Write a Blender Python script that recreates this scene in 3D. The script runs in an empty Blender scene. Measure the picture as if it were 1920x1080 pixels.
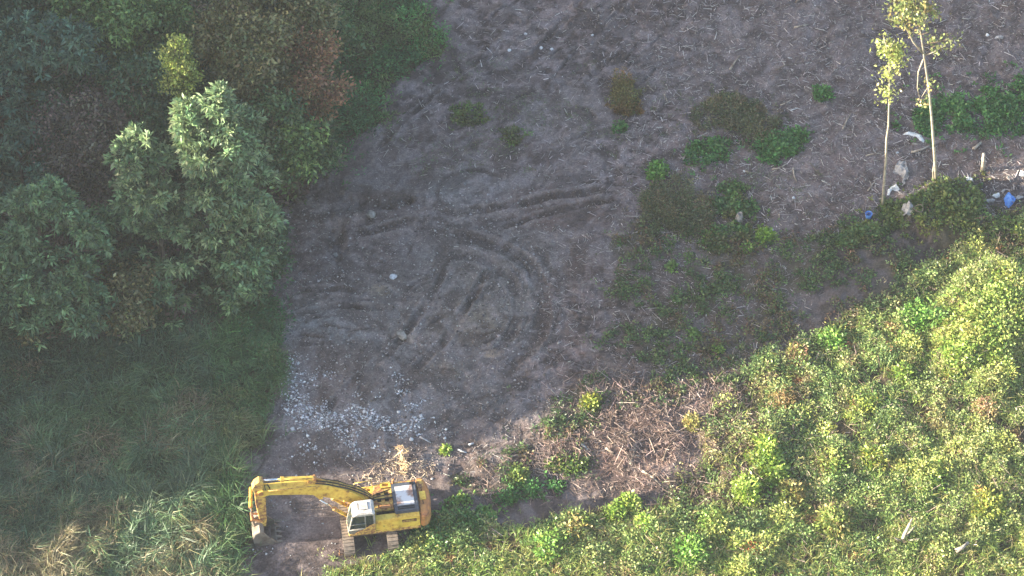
import bpy, bmesh, math, random
import numpy as np
from mathutils import Vector, Matrix

random.seed(7)
RS = np.random.RandomState
scene = bpy.context.scene
C = scene.collection
R = math.radians

# ------------------------------------------------------------------ camera, sky, sun, exposure
FPX = 5000.0; PITCH = R(50); DIST = 160.0
CAMY, CAMZ = -DIST * math.cos(PITCH), DIST * math.sin(PITCH)
cd = bpy.data.cameras.new('camera'); cam = bpy.data.objects.new('camera', cd); C.objects.link(cam)
cam.location = (0, CAMY, CAMZ); cam.rotation_euler = (R(90) - PITCH, 0, 0)
cd.sensor_width = 36; cd.lens = FPX / 1920 * 36; cd.clip_start = 1; cd.clip_end = 4000
scene.camera = cam

SUN_EL = R(14.5); SHADOW_DIR = R(6.0)          # shadows run towards +X, a little towards +Y
w = bpy.data.worlds.new('World'); scene.world = w; w.use_nodes = True
nt = w.node_tree; bg = nt.nodes['Background']
sky = nt.nodes.new('ShaderNodeTexSky'); sky.sky_type = 'NISHITA'; sky.sun_disc = False
sky.sun_elevation = SUN_EL; sky.sun_rotation = math.atan2(-math.cos(SHADOW_DIR), -math.sin(SHADOW_DIR))
sky.air_density = 1.0; sky.dust_density = 2.5; sky.ozone_density = 1.0
nt.links.new(sky.outputs[0], bg.inputs[0]); bg.inputs[1].default_value = 0.10
sd = bpy.data.lights.new('sun', 'SUN'); sd.energy = 5.0; sd.angle = R(0.55); sd.color = (1.0, 0.90, 0.70)
sun = bpy.data.objects.new('sun', sd); C.objects.link(sun)
ldir = Vector((math.cos(SHADOW_DIR) * math.cos(SUN_EL), math.sin(SHADOW_DIR) * math.cos(SUN_EL), -math.sin(SUN_EL)))
sun.rotation_euler = ldir.to_track_quat('-Z', 'Y').to_euler()
scene.view_settings.view_transform = 'Standard'; scene.view_settings.look = 'None'
scene.view_settings.exposure = 2.25; scene.view_settings.gamma = 1
scene.render.engine = 'CYCLES'
scene.cycles.max_bounces = 5; scene.cycles.transparent_max_bounces = 4

# ------------------------------------------------------------------ pixel <-> ground layout helpers (photo pixels, 1920 wide)
cp, sp = math.cos(PITCH), math.sin(PITCH)
def ray(px, py):
    a = px - 960.0; b = 540.0 - py
    return a, FPX * cp + b * sp, -FPX * sp + b * cp
def P(px, py, z=0.0):
    rx, ry, rz = ray(px, py); t = (z - CAMZ) / rz
    return rx * t, CAMY + ry * t
def Vp(px, py, y):
    rx, ry, rz = ray(px, py); t = (y - CAMY) / ry
    return Vector((rx * t, y, CAMZ + rz * t))
def Q(x, y, z=0.0):
    dy = y - CAMY; dz = z - CAMZ
    d = dy * cp - dz * sp; u = dy * sp + dz * cp
    return 960 + FPX * x / d, 540 - FPX * u / d

# ------------------------------------------------------------------ noise
def hsh(i, j, s):
    n = (i.astype(np.int64) * 374761393 + j.astype(np.int64) * 668265263 + s * 974634777) & 0xffffffff
    n = ((n ^ (n >> 13)) * 1274126177) & 0xffffffff
    n = ((n ^ (n >> 16)) * 2246822519) & 0xffffffff
    return ((n ^ (n >> 15)) & 0xffffff) / float(0xffffff)
def vnoise(x, y, s=0):
    xi = np.floor(x); yi = np.floor(y); fx = x - xi; fy = y - yi
    fx = fx * fx * (3 - 2 * fx); fy = fy * fy * (3 - 2 * fy)
    a = hsh(xi, yi, s); b = hsh(xi + 1, yi, s); c = hsh(xi, yi + 1, s); d = hsh(xi + 1, yi + 1, s)
    return (a * (1 - fx) + b * fx) * (1 - fy) + (c * (1 - fx) + d * fx) * fy
def fbm(x, y, size, octv=4, s=0, rough=.55):
    x = np.asarray(x, float) / size; y = np.asarray(y, float) / size
    t = 0; a = 1; n = 0
    for o in range(octv):
        ca, sa = math.cos(o * 1.3 + .5), math.sin(o * 1.3 + .5)
        t = t + a * vnoise(x * ca - y * sa + 17.3 * o, x * sa + y * ca - 9.1 * o, s + o * 13); n += a
        a *= rough; x = x * 2.03; y = y * 2.03
    return t / n
def cells(x, y, size, seed):
    """nearest jittered grid point: distance (in cell sizes) and two random numbers for it"""
    x = np.asarray(x, float) / size; y = np.asarray(y, float) / size; xi = np.floor(x); yi = np.floor(y)
    best = np.full(x.shape, 9.); a = np.zeros(x.shape); b = np.zeros(x.shape)
    for i in (-1, 0, 1):
        for j in (-1, 0, 1):
            cx = xi + i; cy = yi + j; h1 = hsh(cx, cy, seed); h2 = hsh(cx, cy, seed + 1)
            d = np.hypot(cx + h1 - x, cy + h2 - y); m = d < best
            best = np.where(m, d, best); a = np.where(m, hsh(cx, cy, seed + 2), a); b = np.where(m, hsh(cx, cy, seed + 3), b)
    return best, a, b
def sstep(a, b, x):
    t = np.clip((x - a) / (b - a), 0, 1); return t * t * (3 - 2 * t)
def inpoly(px, py, poly):
    px = np.asarray(px, float); py = np.asarray(py, float)
    c = np.zeros(px.shape, bool); n = len(poly)
    for i in range(n):
        x1, y1 = poly[i]; x2, y2 = poly[(i + 1) % n]
        if y1 == y2: continue
        m = ((y1 > py) != (y2 > py)) & (px < (x2 - x1) * (py - y1) / (y2 - y1) + x1)
        c ^= m
    return c
def warp(px, py, amp=30, s=5):
    return (px + (fbm(px, py, 70, 4, s) - .5) * 2.6 * amp, py + (fbm(px, py, 70, 4, s + 50) - .5) * 2.2 * amp)
def blob(px, py, cx, cyy, rx, ry, s=0, edge=.35, rough=.5):
    d = np.sqrt(((px - cx) / rx) ** 2 + ((py - cyy) / ry) ** 2)
    d = d + (fbm(px, py, max(rx, ry) * .6, 5, s) - .5) * 2 * rough
    return 1 - sstep(1 - edge, 1 + edge * .6, d)
def lin(c):
    c = np.asarray(c, float) / 255.0
    return np.where(c <= .04045, c / 12.92, ((c + .055) / 1.055) ** 2.4)

# ------------------------------------------------------------------ object helpers
def setp(o, label=None, cat=None, group=None, kind=None):
    if label: o['label'] = label
    if cat: o['category'] = cat
    if group: o['group'] = group
    if kind: o['kind'] = kind
    return o
def thing(name, label, cat, loc=(0, 0, 0), rz=0, group=None):
    o = bpy.data.objects.new(name, None); C.objects.link(o); o.empty_display_size = .3
    o.location = loc; o.rotation_euler = (0, 0, rz)
    return setp(o, label, cat, group)
def meshobj(name, V, F, mat, parent=None, col=None, smooth=False):
    """V (N,3); F (M,4) or (M,3) int; col (N,3) linear"""
    V = np.ascontiguousarray(V, dtype=np.float32); F = np.ascontiguousarray(F, dtype=np.int32)
    me = bpy.data.meshes.new(name); k = F.shape[1]
    me.vertices.add(len(V)); me.vertices.foreach_set('co', V.ravel())
    me.loops.add(F.size); me.loops.foreach_set('vertex_index', F.ravel())
    me.polygons.add(len(F)); me.polygons.foreach_set('loop_start', np.arange(0, F.size, k, dtype=np.int32))
    me.polygons.foreach_set('loop_total', np.full(len(F), k, dtype=np.int32))
    if smooth: me.polygons.foreach_set('use_smooth', np.ones(len(F), bool))
    me.update(calc_edges=True)
    if col is not None:
        at = me.color_attributes.new('Col', 'FLOAT_COLOR', 'POINT')
        c4 = np.ones((len(V), 4), np.float32); c4[:, :3] = np.clip(col, 0, 1)
        at.data.foreach_set('color', c4.ravel())
    me.materials.append(mat)
    o = bpy.data.objects.new(name, me); C.objects.link(o)
    if parent: o.parent = parent
    return o

class MB:
    def __init__(s): s.v = []; s.f = []
    def add(s, v, f):
        n = len(s.v); s.v += [tuple(p) for p in v]; s.f += [tuple(i + n for i in q) for q in f]; return s
    def box(s, x0, x1, y0, y1, z0, z1, T=None):
        v = [Vector((x, y, z)) for z in (z0, z1) for y in (y0, y1) for x in (x0, x1)]
        if T: v = [T @ p for p in v]
        return s.add(v, [(0, 2, 3, 1), (4, 5, 7, 6), (0, 1, 5, 4), (2, 6, 7, 3), (0, 4, 6, 2), (1, 3, 7, 5)])
    def prism(s, pts, y0, y1):        # pts in (x,z), extruded in y
        n = len(pts)
        v = [(a, y0, b) for a, b in pts] + [(a, y1, b) for a, b in pts]
        return s.add(v, [tuple(range(n)), tuple(range(2 * n - 1, n - 1, -1))] + [(i, i + n, (i + 1) % n + n, (i + 1) % n) for i in range(n)])
    def prismz(s, pts, z0, z1):       # pts in (x,y)
        n = len(pts)
        v = [(a, b, z0) for a, b in pts] + [(a, b, z1) for a, b in pts]
        return s.add(v, [tuple(range(n - 1, -1, -1)), tuple(range(n, 2 * n))] + [(i, (i + 1) % n, (i + 1) % n + n, i + n) for i in range(n)])
    def tube(s, pts, rad, n=8, cap=True):
        pts = [Vector(p) for p in pts]
        if not isinstance(rad, (list, tuple)): rad = [rad] * len(pts)
        base = len(s.v); up = None
        for i, p in enumerate(pts):
            d = (pts[min(i + 1, len(pts) - 1)] - pts[max(i - 1, 0)]).normalized()
            if up is None: up = Vector((0, 0, 1)) if abs(d.z) < .9 else Vector((1, 0, 0))
            a = d.cross(up).normalized(); up = a.cross(d).normalized()
            for k in range(n):
                t = 2 * math.pi * k / n
                s.v.append(tuple(p + (a * math.cos(t) + up * math.sin(t)) * rad[i]))
        for i in range(len(pts) - 1):
            for k in range(n):
                k2 = (k + 1) % n
                s.f.append((base + i * n + k, base + i * n + k2, base + (i + 1) * n + k2, base + (i + 1) * n + k))
        if cap:
            s.f.append(tuple(base + k for k in range(n - 1, -1, -1)))
            s.f.append(tuple(base + (len(pts) - 1) * n + k for k in range(n)))
        return s
    def build(s, name, mat, parent=None, bevel=0, smooth=False, seg=1):
        me = bpy.data.meshes.new(name); me.from_pydata(s.v, [], s.f); me.materials.append(mat)
        bm = bmesh.new(); bm.from_mesh(me)
        bmesh.ops.recalc_face_normals(bm, faces=bm.faces)
        if bevel: bmesh.ops.bevel(bm, geom=list(bm.edges), offset=bevel, segments=seg, affect='EDGES', clamp_overlap=True)
        bm.to_mesh(me); bm.free()
        if smooth: me.polygons.foreach_set('use_smooth', [True] * len(me.polygons))
        o = bpy.data.objects.new(name, me); C.objects.link(o)
        if parent: o.parent = parent
        return o

# ------------------------------------------------------------------ materials
def newmat(name):
    m = bpy.data.materials.new(name); m.use_nodes = True; t = m.node_tree
    return m, t, t.nodes['Principled BSDF'], t.nodes.new, t.links.new
def solid(name, c1, c2=None, scale=3.0, rough=.7, metal=0, thr=(.45, .6), bump=0, c3=None, obj=True, detail=8, spec=.3):
    m, t, b, N, L = newmat(name)
    tc = N('ShaderNodeTexCoord'); nz = N('ShaderNodeTexNoise'); nz.inputs['Scale'].default_value = scale
    nz.inputs['Detail'].default_value = detail; nz.inputs['Roughness'].default_value = .65
    L(tc.outputs['Object'], nz.inputs['Vector'])
    cr = N('ShaderNodeValToRGB'); L(nz.outputs['Fac'], cr.inputs[0])
    e = cr.color_ramp.elements
    e[0].position = thr[0]; e[0].color = (*lin(c1), 1)
    e[1].position = thr[1]; e[1].color = (*lin(c2 if c2 else [v * .8 for v in c1]), 1)
    if c3:
        x = e.new(min(1, thr[1] + .12)); x.color = (*lin(c3), 1)
    L(cr.outputs[0], b.inputs['Base Color'])
    b.inputs['Roughness'].default_value = rough; b.inputs['Metallic'].default_value = metal
    b.inputs['Specular IOR Level'].default_value = spec
    if bump:
        n2 = N('ShaderNodeTexNoise'); n2.inputs['Scale'].default_value = scale * 4; n2.inputs['Detail'].default_value = 6
        L(tc.outputs['Object'], n2.inputs['Vector'])
        bp = N('ShaderNodeBump'); bp.inputs['Strength'].default_value = bump; bp.inputs['Distance'].default_value = .03
        L(n2.outputs['Fac'], bp.inputs['Height']); L(bp.outputs[0], b.inputs['Normal'])
    return m
def leafmat(name, trans=.3):
    m = bpy.data.materials.new(name); m.use_nodes = True; t = m.node_tree; N, L = t.nodes.new, t.links.new
    t.nodes.remove(t.nodes['Principled BSDF']); out = t.nodes['Material Output']
    at = N('ShaderNodeAttribute'); at.attribute_name = 'Col'
    d = N('ShaderNodeBsdfDiffuse'); tr = N('ShaderNodeBsdfTranslucent'); g = N('ShaderNodeBsdfGlossy'); g.inputs['Roughness'].default_value = .45
    mx = N('ShaderNodeMixShader'); mx.inputs[0].default_value = trans; m2 = N('ShaderNodeMixShader'); m2.inputs[0].default_value = .035
    L(at.outputs['Color'], d.inputs[0]); L(at.outputs['Color'], tr.inputs[0])
    L(d.outputs[0], mx.inputs[1]); L(tr.outputs[0], mx.inputs[2])
    L(mx.outputs[0], m2.inputs[1]); L(g.outputs[0], m2.inputs[2]); L(m2.outputs[0], out.inputs[0])
    return m
LEAF = leafmat('leaf', .32); BLADE = leafmat('grass_blade', .3); TWIG = leafmat('twig', 0.0)
BARK = solid('bark', (92, 82, 70), (120, 112, 98), 3, .9, bump=.4)
PALEBARK = solid('pale_bark', (176, 166, 148), (104, 94, 82), 2.2, .8, thr=(.5, .68), bump=.2)
DEADWOOD = solid('dead_wood', (178, 166, 152), (120, 106, 94), 3, .9, bump=.3)
DARKWOOD = solid('weathered_wood', (120, 108, 98), (92, 80, 72), 3, .9, bump=.3)
ROCK = solid('rock', (150, 146, 142), (110, 104, 98), 4, .9, bump=.4)
CHALK = solid('pale_stone', (205, 205, 208), (165, 165, 168), 5, .9, bump=.2)
WHITEP = solid('white_plastic', (232, 230, 228), (196, 194, 190), 5, .5)
GREYP = solid('grey_sheeting', (172, 168, 168), (132, 128, 126), 4, .7, bump=.3)
BLUEP = solid('blue_plastic', (92, 142, 214), (58, 104, 184), 4, .5, bump=.2)
PIPE = solid('black_rubber', (44, 42, 42), (70, 66, 62), 5, .7)

# ground material: per-point soil colour (some shade painted in) x fine procedural grain
GM, t_, b_, N_, L_ = newmat('soil')
at = N_('ShaderNodeAttribute'); at.attribute_name = 'Col'
tc = N_('ShaderNodeTexCoord')
def nz_(scale, det=6, rough=.6):
    n = N_('ShaderNodeTexNoise'); n.inputs['Scale'].default_value = scale; n.inputs['Detail'].default_value = det
    n.inputs['Roughness'].default_value = rough; L_(tc.outputs['Object'], n.inputs['Vector']); return n
def mr_(src, a, b, c, d):
    n = N_('ShaderNodeMapRange'); n.inputs[1].default_value = a; n.inputs[2].default_value = b
    n.inputs[3].default_value = c; n.inputs[4].default_value = d; L_(src, n.inputs[0]); return n.outputs[0]
n1 = nz_(9, 8, .7); n2 = nz_(2.2, 6, .6); n3 = nz_(34, 3, .7)
def mul_(a, b):
    n = N_('ShaderNodeMath'); n.operation = 'MULTIPLY'; L_(a, n.inputs[0]); L_(b, n.inputs[1]); return n.outputs[0]
f = mul_(mul_(mr_(n1.outputs[0], .3, .7, .5, 1.5), mr_(n2.outputs[0], .3, .7, .82, 1.2)), mr_(n3.outputs[0], .3, .7, .8, 1.22))
vm = N_('ShaderNodeVectorMath'); vm.operation = 'SCALE'; L_(at.outputs['Color'], vm.inputs[0]); L_(f, vm.inputs['Scale'])
L_(vm.outputs[0], b_.inputs['Base Color']); b_.inputs['Roughness'].default_value = .95; b_.inputs['Specular IOR Level'].default_value = .15
bp = N_('ShaderNodeBump'); bp.inputs['Strength'].default_value = .9; bp.inputs['Distance'].default_value = .08
L_(n1.outputs[0], bp.inputs['Height']); L_(bp.outputs[0], b_.inputs['Normal'])

# ------------------------------------------------------------------ region outlines in photo pixels
POLY_GRASS = [(-400, 600), (0, 600), (200, 560), (420, 560), (520, 590), (532, 700), (515, 790), (470, 840), (448, 880), (440, 1080), (430, 1300), (-400, 1300)]
POLY_WEEDS = [(560, -120), (780, -120), (800, 0), (845, 60), (838, 95), (770, 120), (720, 190), (705, 230), (650, 270), (630, 325), (560, 350), (510, 400), (490, 440), (500, 560), (532, 620), (520, 700), (380, 640), (300, 300), (500, 60)]
POLY_FOREST = [(-500, -200), (620, -200), (640, 100), (600, 330), (500, 430), (490, 570), (300, 640), (-500, 640)]
POLY_LIT = [(560, 1200), (625, 1078), (720, 1045), (800, 1000), (830, 975), (900, 965), (960, 985), (1020, 990), (1100, 955), (1200, 945), (1310, 900), (1330, 850), (1300, 800), (1360, 730), (1440, 670), (1530, 620), (1650, 560), (1760, 500), (1840, 420), (1940, 390), (2300, 300), (2300, 1300), (560, 1300)]
POLY_SPARSE = [(1150, 440), (1300, 420), (1450, 440), (1600, 420), (1800, 400), (1920, 370), (1960, 480), (1700, 590), (1500, 660), (1350, 740), (1150, 760), (1080, 880), (900, 930), (830, 900), (960, 830), (1100, 700), (1150, 600)]
BRUSH = [(1190, 765, 110, 40), (1200, 830, 100, 36), (1340, 740, 80, 34), (1420, 800, 70, 26), (1110, 830, 80, 30), (1010, 850, 90, 22), (930, 870, 60, 18), (1230, 905, 50, 22), (1130, 720, 70, 30)]
RUTS = [([(830, 440), (930, 455), (1000, 500), (1022, 560), (1005, 640), (940, 700)], 30, .10, 1),
        ([(830, 475), (905, 482), (955, 515), (975, 565), (965, 620), (910, 670)], 20, .07, 0),
        ([(640, 445), (720, 428), (820, 402), (950, 385), (1060, 365), (1150, 350)], 20, .13, 1),
        ([(930, 425), (1000, 405), (1080, 385), (1160, 372)], 16, .15, 0),
        ([(700, 690), (760, 625), (805, 560), (848, 478)], 16, .11, 1),
        ([(770, 700), (830, 640), (880, 560), (925, 492)], 16, .12, 1),
        ([(700, 290), (770, 210), (860, 140), (930, 90)], 12, .10, 0), ([(985, 110), (1030, 70), (1060, 20)], 10, .08, 0),
        ([(1010, 170), (1050, 130), (1090, 85)], 8, .09, 0), ([(1120, 60), (1160, 20), (1200, -40)], 10, .07, 1),
        ([(1150, 150), (1200, 100), (1260, 50)], 8, .06, 0),
        ([(540, 600), (600, 580), (680, 572), (760, 590)], 14, .07, 0),
        ([(530, 560), (600, 540), (690, 548)], 14, .07, 0),
        ([(540, 650), (620, 640), (700, 650)], 12, .06, 1),
        ([(1030, 600), (1130, 592), (1260, 585)], 10, .09, 0),
        ([(1040, 640), (1140, 640), (1240, 650)], 9, .07, 0),
        ([(600, 790), (640, 740), (690, 690)], 14, .06, 0),
        ([(700, 820), (740, 760), (770, 700)], 14, .05, 0),
        ([(835, 395), (815, 360), (840, 325), (890, 315), (940, 335)], 12, .10, 0),
        ([(650, 880), (655, 820), (650, 770)], 18, .05, 1), ([(735, 870), (738, 830), (732, 780)], 18, .05, 1),
        ([(1060, 215), (1095, 200), (1120, 220), (1100, 250), (1050, 270)], 12, .09, 0)]
PATCH = [  # px, py, rx, ry, colour(sRGB albedo, a few with painted shade), strength
    (880, 560, 220, 160, (108, 110, 109), .7), (860, 360, 80, 50, (122, 126, 128), .7), (600, 610, 110, 60, (120, 126, 130), .7),
    (830, 740, 200, 80, (104, 110, 114), .7), (620, 700, 110, 60, (96, 88, 86), .7), (560, 500, 70, 60, (92, 80, 80), .8),
    (1060, 390, 140, 45, (98, 84, 82), .9), (720, 400, 110, 40, (92, 84, 84), .8), (1130, 560, 110, 120, (86, 74, 72), .9),
    (980, 700, 120, 45, (104, 98, 98), .5), (1120, 690, 130, 50, (112, 96, 90), .8), (960, 830, 140, 50, (112, 98, 92), .7),
    (1180, 820, 160, 90, (128, 104, 92), .8), (700, 840, 120, 40, (112, 104, 102), .6), (560, 980, 110, 80, (98, 92, 92), .7),
    (760, 180, 60, 60, (124, 118, 122), .8), (980, 130, 200, 110, (110, 106, 108), .6), (900, 60, 120, 60, (92, 86, 86), .7),
    (1110, 20, 90, 60, (84, 76, 76), .7), (1060, 220, 90, 60, (126, 120, 118), .6), (760, 630, 22, 14, (170, 158, 146), .7),
    (690, 300, 70, 40, (112, 104, 104), .6), (1400, 60, 260, 120, (114, 106, 106), .6), (1500, 330, 160, 90, (118, 106, 106), .7),
    (1560, 180, 200, 80, (106, 96, 96), .6), (1800, 80, 160, 70, (104, 98, 100), .7), (1800, 300, 150, 35, (120, 104, 98), .8),
    (700, 380, 55, 14, (60, 54, 54), .9), (760, 372, 26, 14, (60, 54, 54), .8), (625, 440, 22, 46, (64, 58, 58), .7),  # shade inside the dug scarps and holes, painted as near-black soil
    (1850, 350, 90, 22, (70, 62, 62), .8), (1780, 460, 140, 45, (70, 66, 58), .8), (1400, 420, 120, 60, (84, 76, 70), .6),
    (690, 560, 40, 20, (134, 138, 142), .5), (720, 545, 24, 12, (150, 138, 116), .6), (925, 658, 20, 10, (166, 150, 120), .8),
    (880, 600, 70, 40, (130, 122, 108), .6), (830, 690, 50, 16, (130, 122, 104), .5), (680, 405, 24, 8, (148, 120, 100), .7),
    (600, 790, 90, 36, (140, 141, 146), .5), (750, 785, 60, 40, (136, 137, 142), .5), (560, 730, 30, 50, (138, 139, 144), .45), (650, 830, 100, 24, (128, 127, 130), .4), (1000, 940, 160, 40, (92, 84, 84), .8), (600, 1010, 120, 60, (100, 94, 94), .6), (530, 950, 40, 30, (92, 88, 90), .5),  # the widest patch paints the excavator's shadow into the soil
    (1080, 905, 220, 16, (88, 78, 76), .6), (660, 400, 60, 20, (120, 122, 126), .5)]  # long thin dark strip paints the excavator's cast shadow

# ------------------------------------------------------------------ terrain sheet
def coarse(a, b, n, g):
    out = [a]; st = .15
    s = 1 if b > a else -1
    while (out[-1] - b) * s < 0: st *= g; out.append(out[-1] + s * st)
    return out[1:]
xf = np.arange(-37, 37.01, .1); yf = np.arange(-25, 29.01, .1)
gx = np.array(sorted(coarse(-37, -900, 0, 1.22)) + list(xf) + coarse(37, 900, 0, 1.22))
gy = np.array(sorted(coarse(-25, -900, 0, 1.22)) + list(yf) + coarse(29, 900, 0, 1.22))
X, Y = np.meshgrid(gx, gy)
near = (np.abs(X) < 60) & (np.abs(Y) < 45)
Xc = np.clip(X, -60, 60); Yc = np.clip(Y, -45, 45)
PX, PY = Q(Xc, Yc, 0.0)
WX, WY = warp(PX, PY)
m_grass = inpoly(WX, WY, POLY_GRASS).astype(float); m_weeds = inpoly(WX, WY, POLY_WEEDS).astype(float)
m_forest = inpoly(WX, WY, POLY_FOREST).astype(float); m_lit = inpoly(WX, WY, POLY_LIT).astype(float)
rr_ = random.Random(5)
for i in range(34):      # thin scrapes: arcs round the turning place, diagonals where the machine came in
    a0 = rr_.uniform(-2.2, 1.6); r0 = rr_.uniform(50, 150); cx0, cy0 = 880 + rr_.uniform(-25, 25), 560 + rr_.uniform(-20, 20)
    RUTS.append(([(cx0 + r0 * math.cos(a0 + k * .22), cy0 + r0 * .85 * math.sin(a0 + k * .22)) for k in range(rr_.randint(3, 6))], rr_.uniform(5, 9), rr_.uniform(.04, .08), 0))
for i in range(46):
    x0, y0 = rr_.choice([(860, 130), (1050, 60), (1120, 200), (950, 230), (820, 560), (880, 600), (640, 740)]); x0 += rr_.uniform(-110, 110); y0 += rr_.uniform(-80, 80)
    an = rr_.gauss(-.75, .25); ln = rr_.uniform(30, 110); RUTS.append(([(x0, y0), (x0 + ln * .5 * math.cos(an), y0 + ln * .5 * math.sin(an)), (x0 + ln * math.cos(an + .15), y0 + ln * math.sin(an + .15))], rr_.uniform(5, 9), rr_.uniform(.04, .09), 0))
for i in range(26):
    x0, y0 = rr_.choice([(620, 600), (1080, 380), (1130, 600), (700, 430)]); x0 += rr_.uniform(-80, 80); y0 += rr_.uniform(-50, 50)
    an = rr_.gauss(-.12, .18); ln = rr_.uniform(40, 120); RUTS.append(([(x0, y0), (x0 + ln * .5, y0 + ln * .5 * math.sin(an)), (x0 + ln, y0 + ln * math.sin(an + .1))], rr_.uniform(5, 8), rr_.uniform(.04, .09), 0))
def rutfield(X, Y, PX, PY):
    h = np.zeros(X.shape)
    for pts, wpx, dep, ribs in RUTS:
        wd = wpx / 62.0
        wp = [P(*p) for p in pts]
        # smooth the polyline
        for _ in range(2):
            q = [wp[0]]
            for a, b in zip(wp[:-1], wp[1:]):
                q += [(a[0] * .75 + b[0] * .25, a[1] * .75 + b[1] * .25), (a[0] * .25 + b[0] * .75, a[1] * .25 + b[1] * .75)]
            wp = q + [wp[-1]]
        x0 = min(p[0] for p in wp) - 1.5; x1 = max(p[0] for p in wp) + 1.5
        y0 = min(p[1] for p in wp) - 1.5; y1 = max(p[1] for p in wp) + 1.5
        m = (X > x0) & (X < x1) & (Y > y0) & (Y < y1)
        xx = X[m] + (fbm(X[m], Y[m], 1.1, 3, 77) - .5) * .35; yy = Y[m] + (fbm(X[m], Y[m], 1.1, 3, 78) - .5) * .35
        best = np.full(xx.shape, 9.0); sl = np.zeros(xx.shape); acc = 0
        for a, b in zip(wp[:-1], wp[1:]):
            dx, dy = b[0] - a[0], b[1] - a[1]; L = math.hypot(dx, dy) + 1e-6
            t = np.clip(((xx - a[0]) * dx + (yy - a[1]) * dy) / L / L, 0, 1)
            d = np.hypot(xx - a[0] - t * dx, yy - a[1] - t * dy)
            u = d < best; best = np.where(u, d, best); sl = np.where(u, acc + t * L, sl); acc += L
        fade = sstep(0, 1.2, sl) * sstep(0, 1.2, acc - sl) * (.45 + .9 * fbm(xx, yy, 1.7, 2, 31))
        prof = -np.exp(-(best / wd) ** 4) + .9 * np.exp(-((best - wd * 1.35) / (wd * .35)) ** 2)
        if ribs: prof = prof + .5 * np.exp(-(best / wd) ** 4) * (np.sin(sl * 2 * math.pi / .42) > .1)
        h[m] += dep * fade * prof
    return h
H = (fbm(Xc, Yc, 14, 3, 1) - .5) * .7 * near
H += (fbm(Xc, Yc, 1.6, 4, 2) - .5) * .22
H += (fbm(X, Y, .45, 2, 3) - .5) * .06
RF = rutfield(X, Y, PX, PY)
RF = RF * (.38 + .8 * sstep(.42, .60, fbm(Xc, Yc, 1.3, 3, 66)))
H += RF * 1.15 + (fbm(Xc, Yc, .5, 3, 67) - .5) * .10 + (sstep(.5, .56, fbm(Xc, Yc, .9, 4, 68)) - .5) * .05
rg = 1 - np.abs(fbm(Xc * 1.0 + Yc * .4, Yc - Xc * .3, 1.1, 4, 9) - .5) * 2
mott = np.maximum(blob(PX, PY, 1150, 620, 150, 150, 3), np.maximum(blob(PX, PY, 1080, 60, 260, 110, 4), blob(PX, PY, 1230, 300, 150, 120, 5)))
mott = np.maximum(mott, blob(PX, PY, 850, 170, 130, 90, 6)); mott = np.maximum(mott, blob(PX, PY, 1090, 700, 180, 90, 8)); mott = np.maximum(mott, .7 * blob(PX, PY, 640, 420, 120, 90, 9)); mott = np.maximum(mott, .55 * sstep(.42, .6, fbm(Xc, Yc, 6, 3, 96)))
H += mott * (sstep(.45, .55, fbm(Xc * .7, Yc, .8, 4, 21)) - .5) * .10
H += m_lit * (fbm(Xc, Yc, 2.6, 3, 12) - .42) * .55
H += blob(PX, PY, 1775, 400, 75, 55, 1) * .7 + blob(PX, PY, 1850, 620, 100, 120, 2) * .9
for cx, cyy, rx, ry in BRUSH: H += blob(PX, PY, cx, cyy, rx, ry, 7) * .15
# scarps and holes dug at the edge of the clearing
for cx, cyy, rx, ry, d in [(700, 385, 45, 10, -.5), (762, 374, 20, 10, -.35), (628, 445, 16, 40, -.35), (700, 362, 60, 14, .3), (640, 470, 14, 22, -.25),
                            (680, 575, 34, 7, -.25), (655, 410, 30, 10, .3), (760, 640, 18, 8, -.2), (1310, 75, 40, 10, -.25), (950, 405, 36, 6, -.2)]:
    H += blob(PX, PY, cx, cyy, rx, ry, int(cx), .5, .6) * d
ex, ey = P(690, 985)
fl = 1 - sstep(3.2, 5.5, np.hypot(X - ex, Y - ey))
H = H * (1 - fl) + (fbm(X, Y, .6, 3, 4) - .5) * .05 * fl
fl2 = 1 - sstep(1.2, 2.2, np.hypot(X - (ex - 6), Y - (ey - .7)))
H = H * (1 - fl2) - .03 * fl2

col = np.zeros(X.shape + (3,)); col[:] = lin((102, 94, 94))
def mixc(m, c):
    global col
    m = np.clip(m, 0, 1)[..., None]; col = col * (1 - m) + lin(c) * m
big = fbm(Xc, Yc, 3.5, 4, 41)
mixc(sstep(.5, .68, big) * .5, (124, 120, 124)); mixc(sstep(.5, .32, big) * .0 + sstep(.52, .7, 1 - big) * .55, (92, 80, 78))
for i, (cx, cyy, rx, ry, c, s) in enumerate(PATCH): mixc(blob(PX, PY, cx, cyy, rx, ry, 60 + i, .5, .55) * s, c)
mt = sstep(.48, .54, fbm(Xc * .75 + Yc * .3, Yc * 1.1 - Xc * .2, .8, 6, 21, .65))
mixc(mott * mt * .6, (134, 123, 124)); mixc(mott * (1 - mt) * .8, (66, 58, 59))
rr0 = np.hypot(Xc + 2.5, (Yc - .5) * 1.1); aa0 = np.arctan2(Yc - .5, Xc + 2.5); circ = sstep(8.5, 5.5, rr0) * sstep(.8, 2, rr0)
stk1 = fbm(rr0 * 1.8, aa0 * 2.2, .8, 4, 91); stk2 = fbm((Xc - Yc) * 1.2, (Xc + Yc) * .3, .9, 4, 92)
streak = stk1 * circ + stk2 * (1 - circ)
mixc(sstep(.55, .68, 1 - streak) * .45 * near, (80, 75, 76))
mixc(sstep(.55, .7, streak) * .3, (130, 128, 130))
gr = fbm(Xc, Yc, .55, 3, 71)
mixc(sstep(.62, .75, gr) * .35, (146, 138, 134)); mixc(sstep(.62, .75, 1 - gr) * .4, (78, 70, 68))
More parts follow.
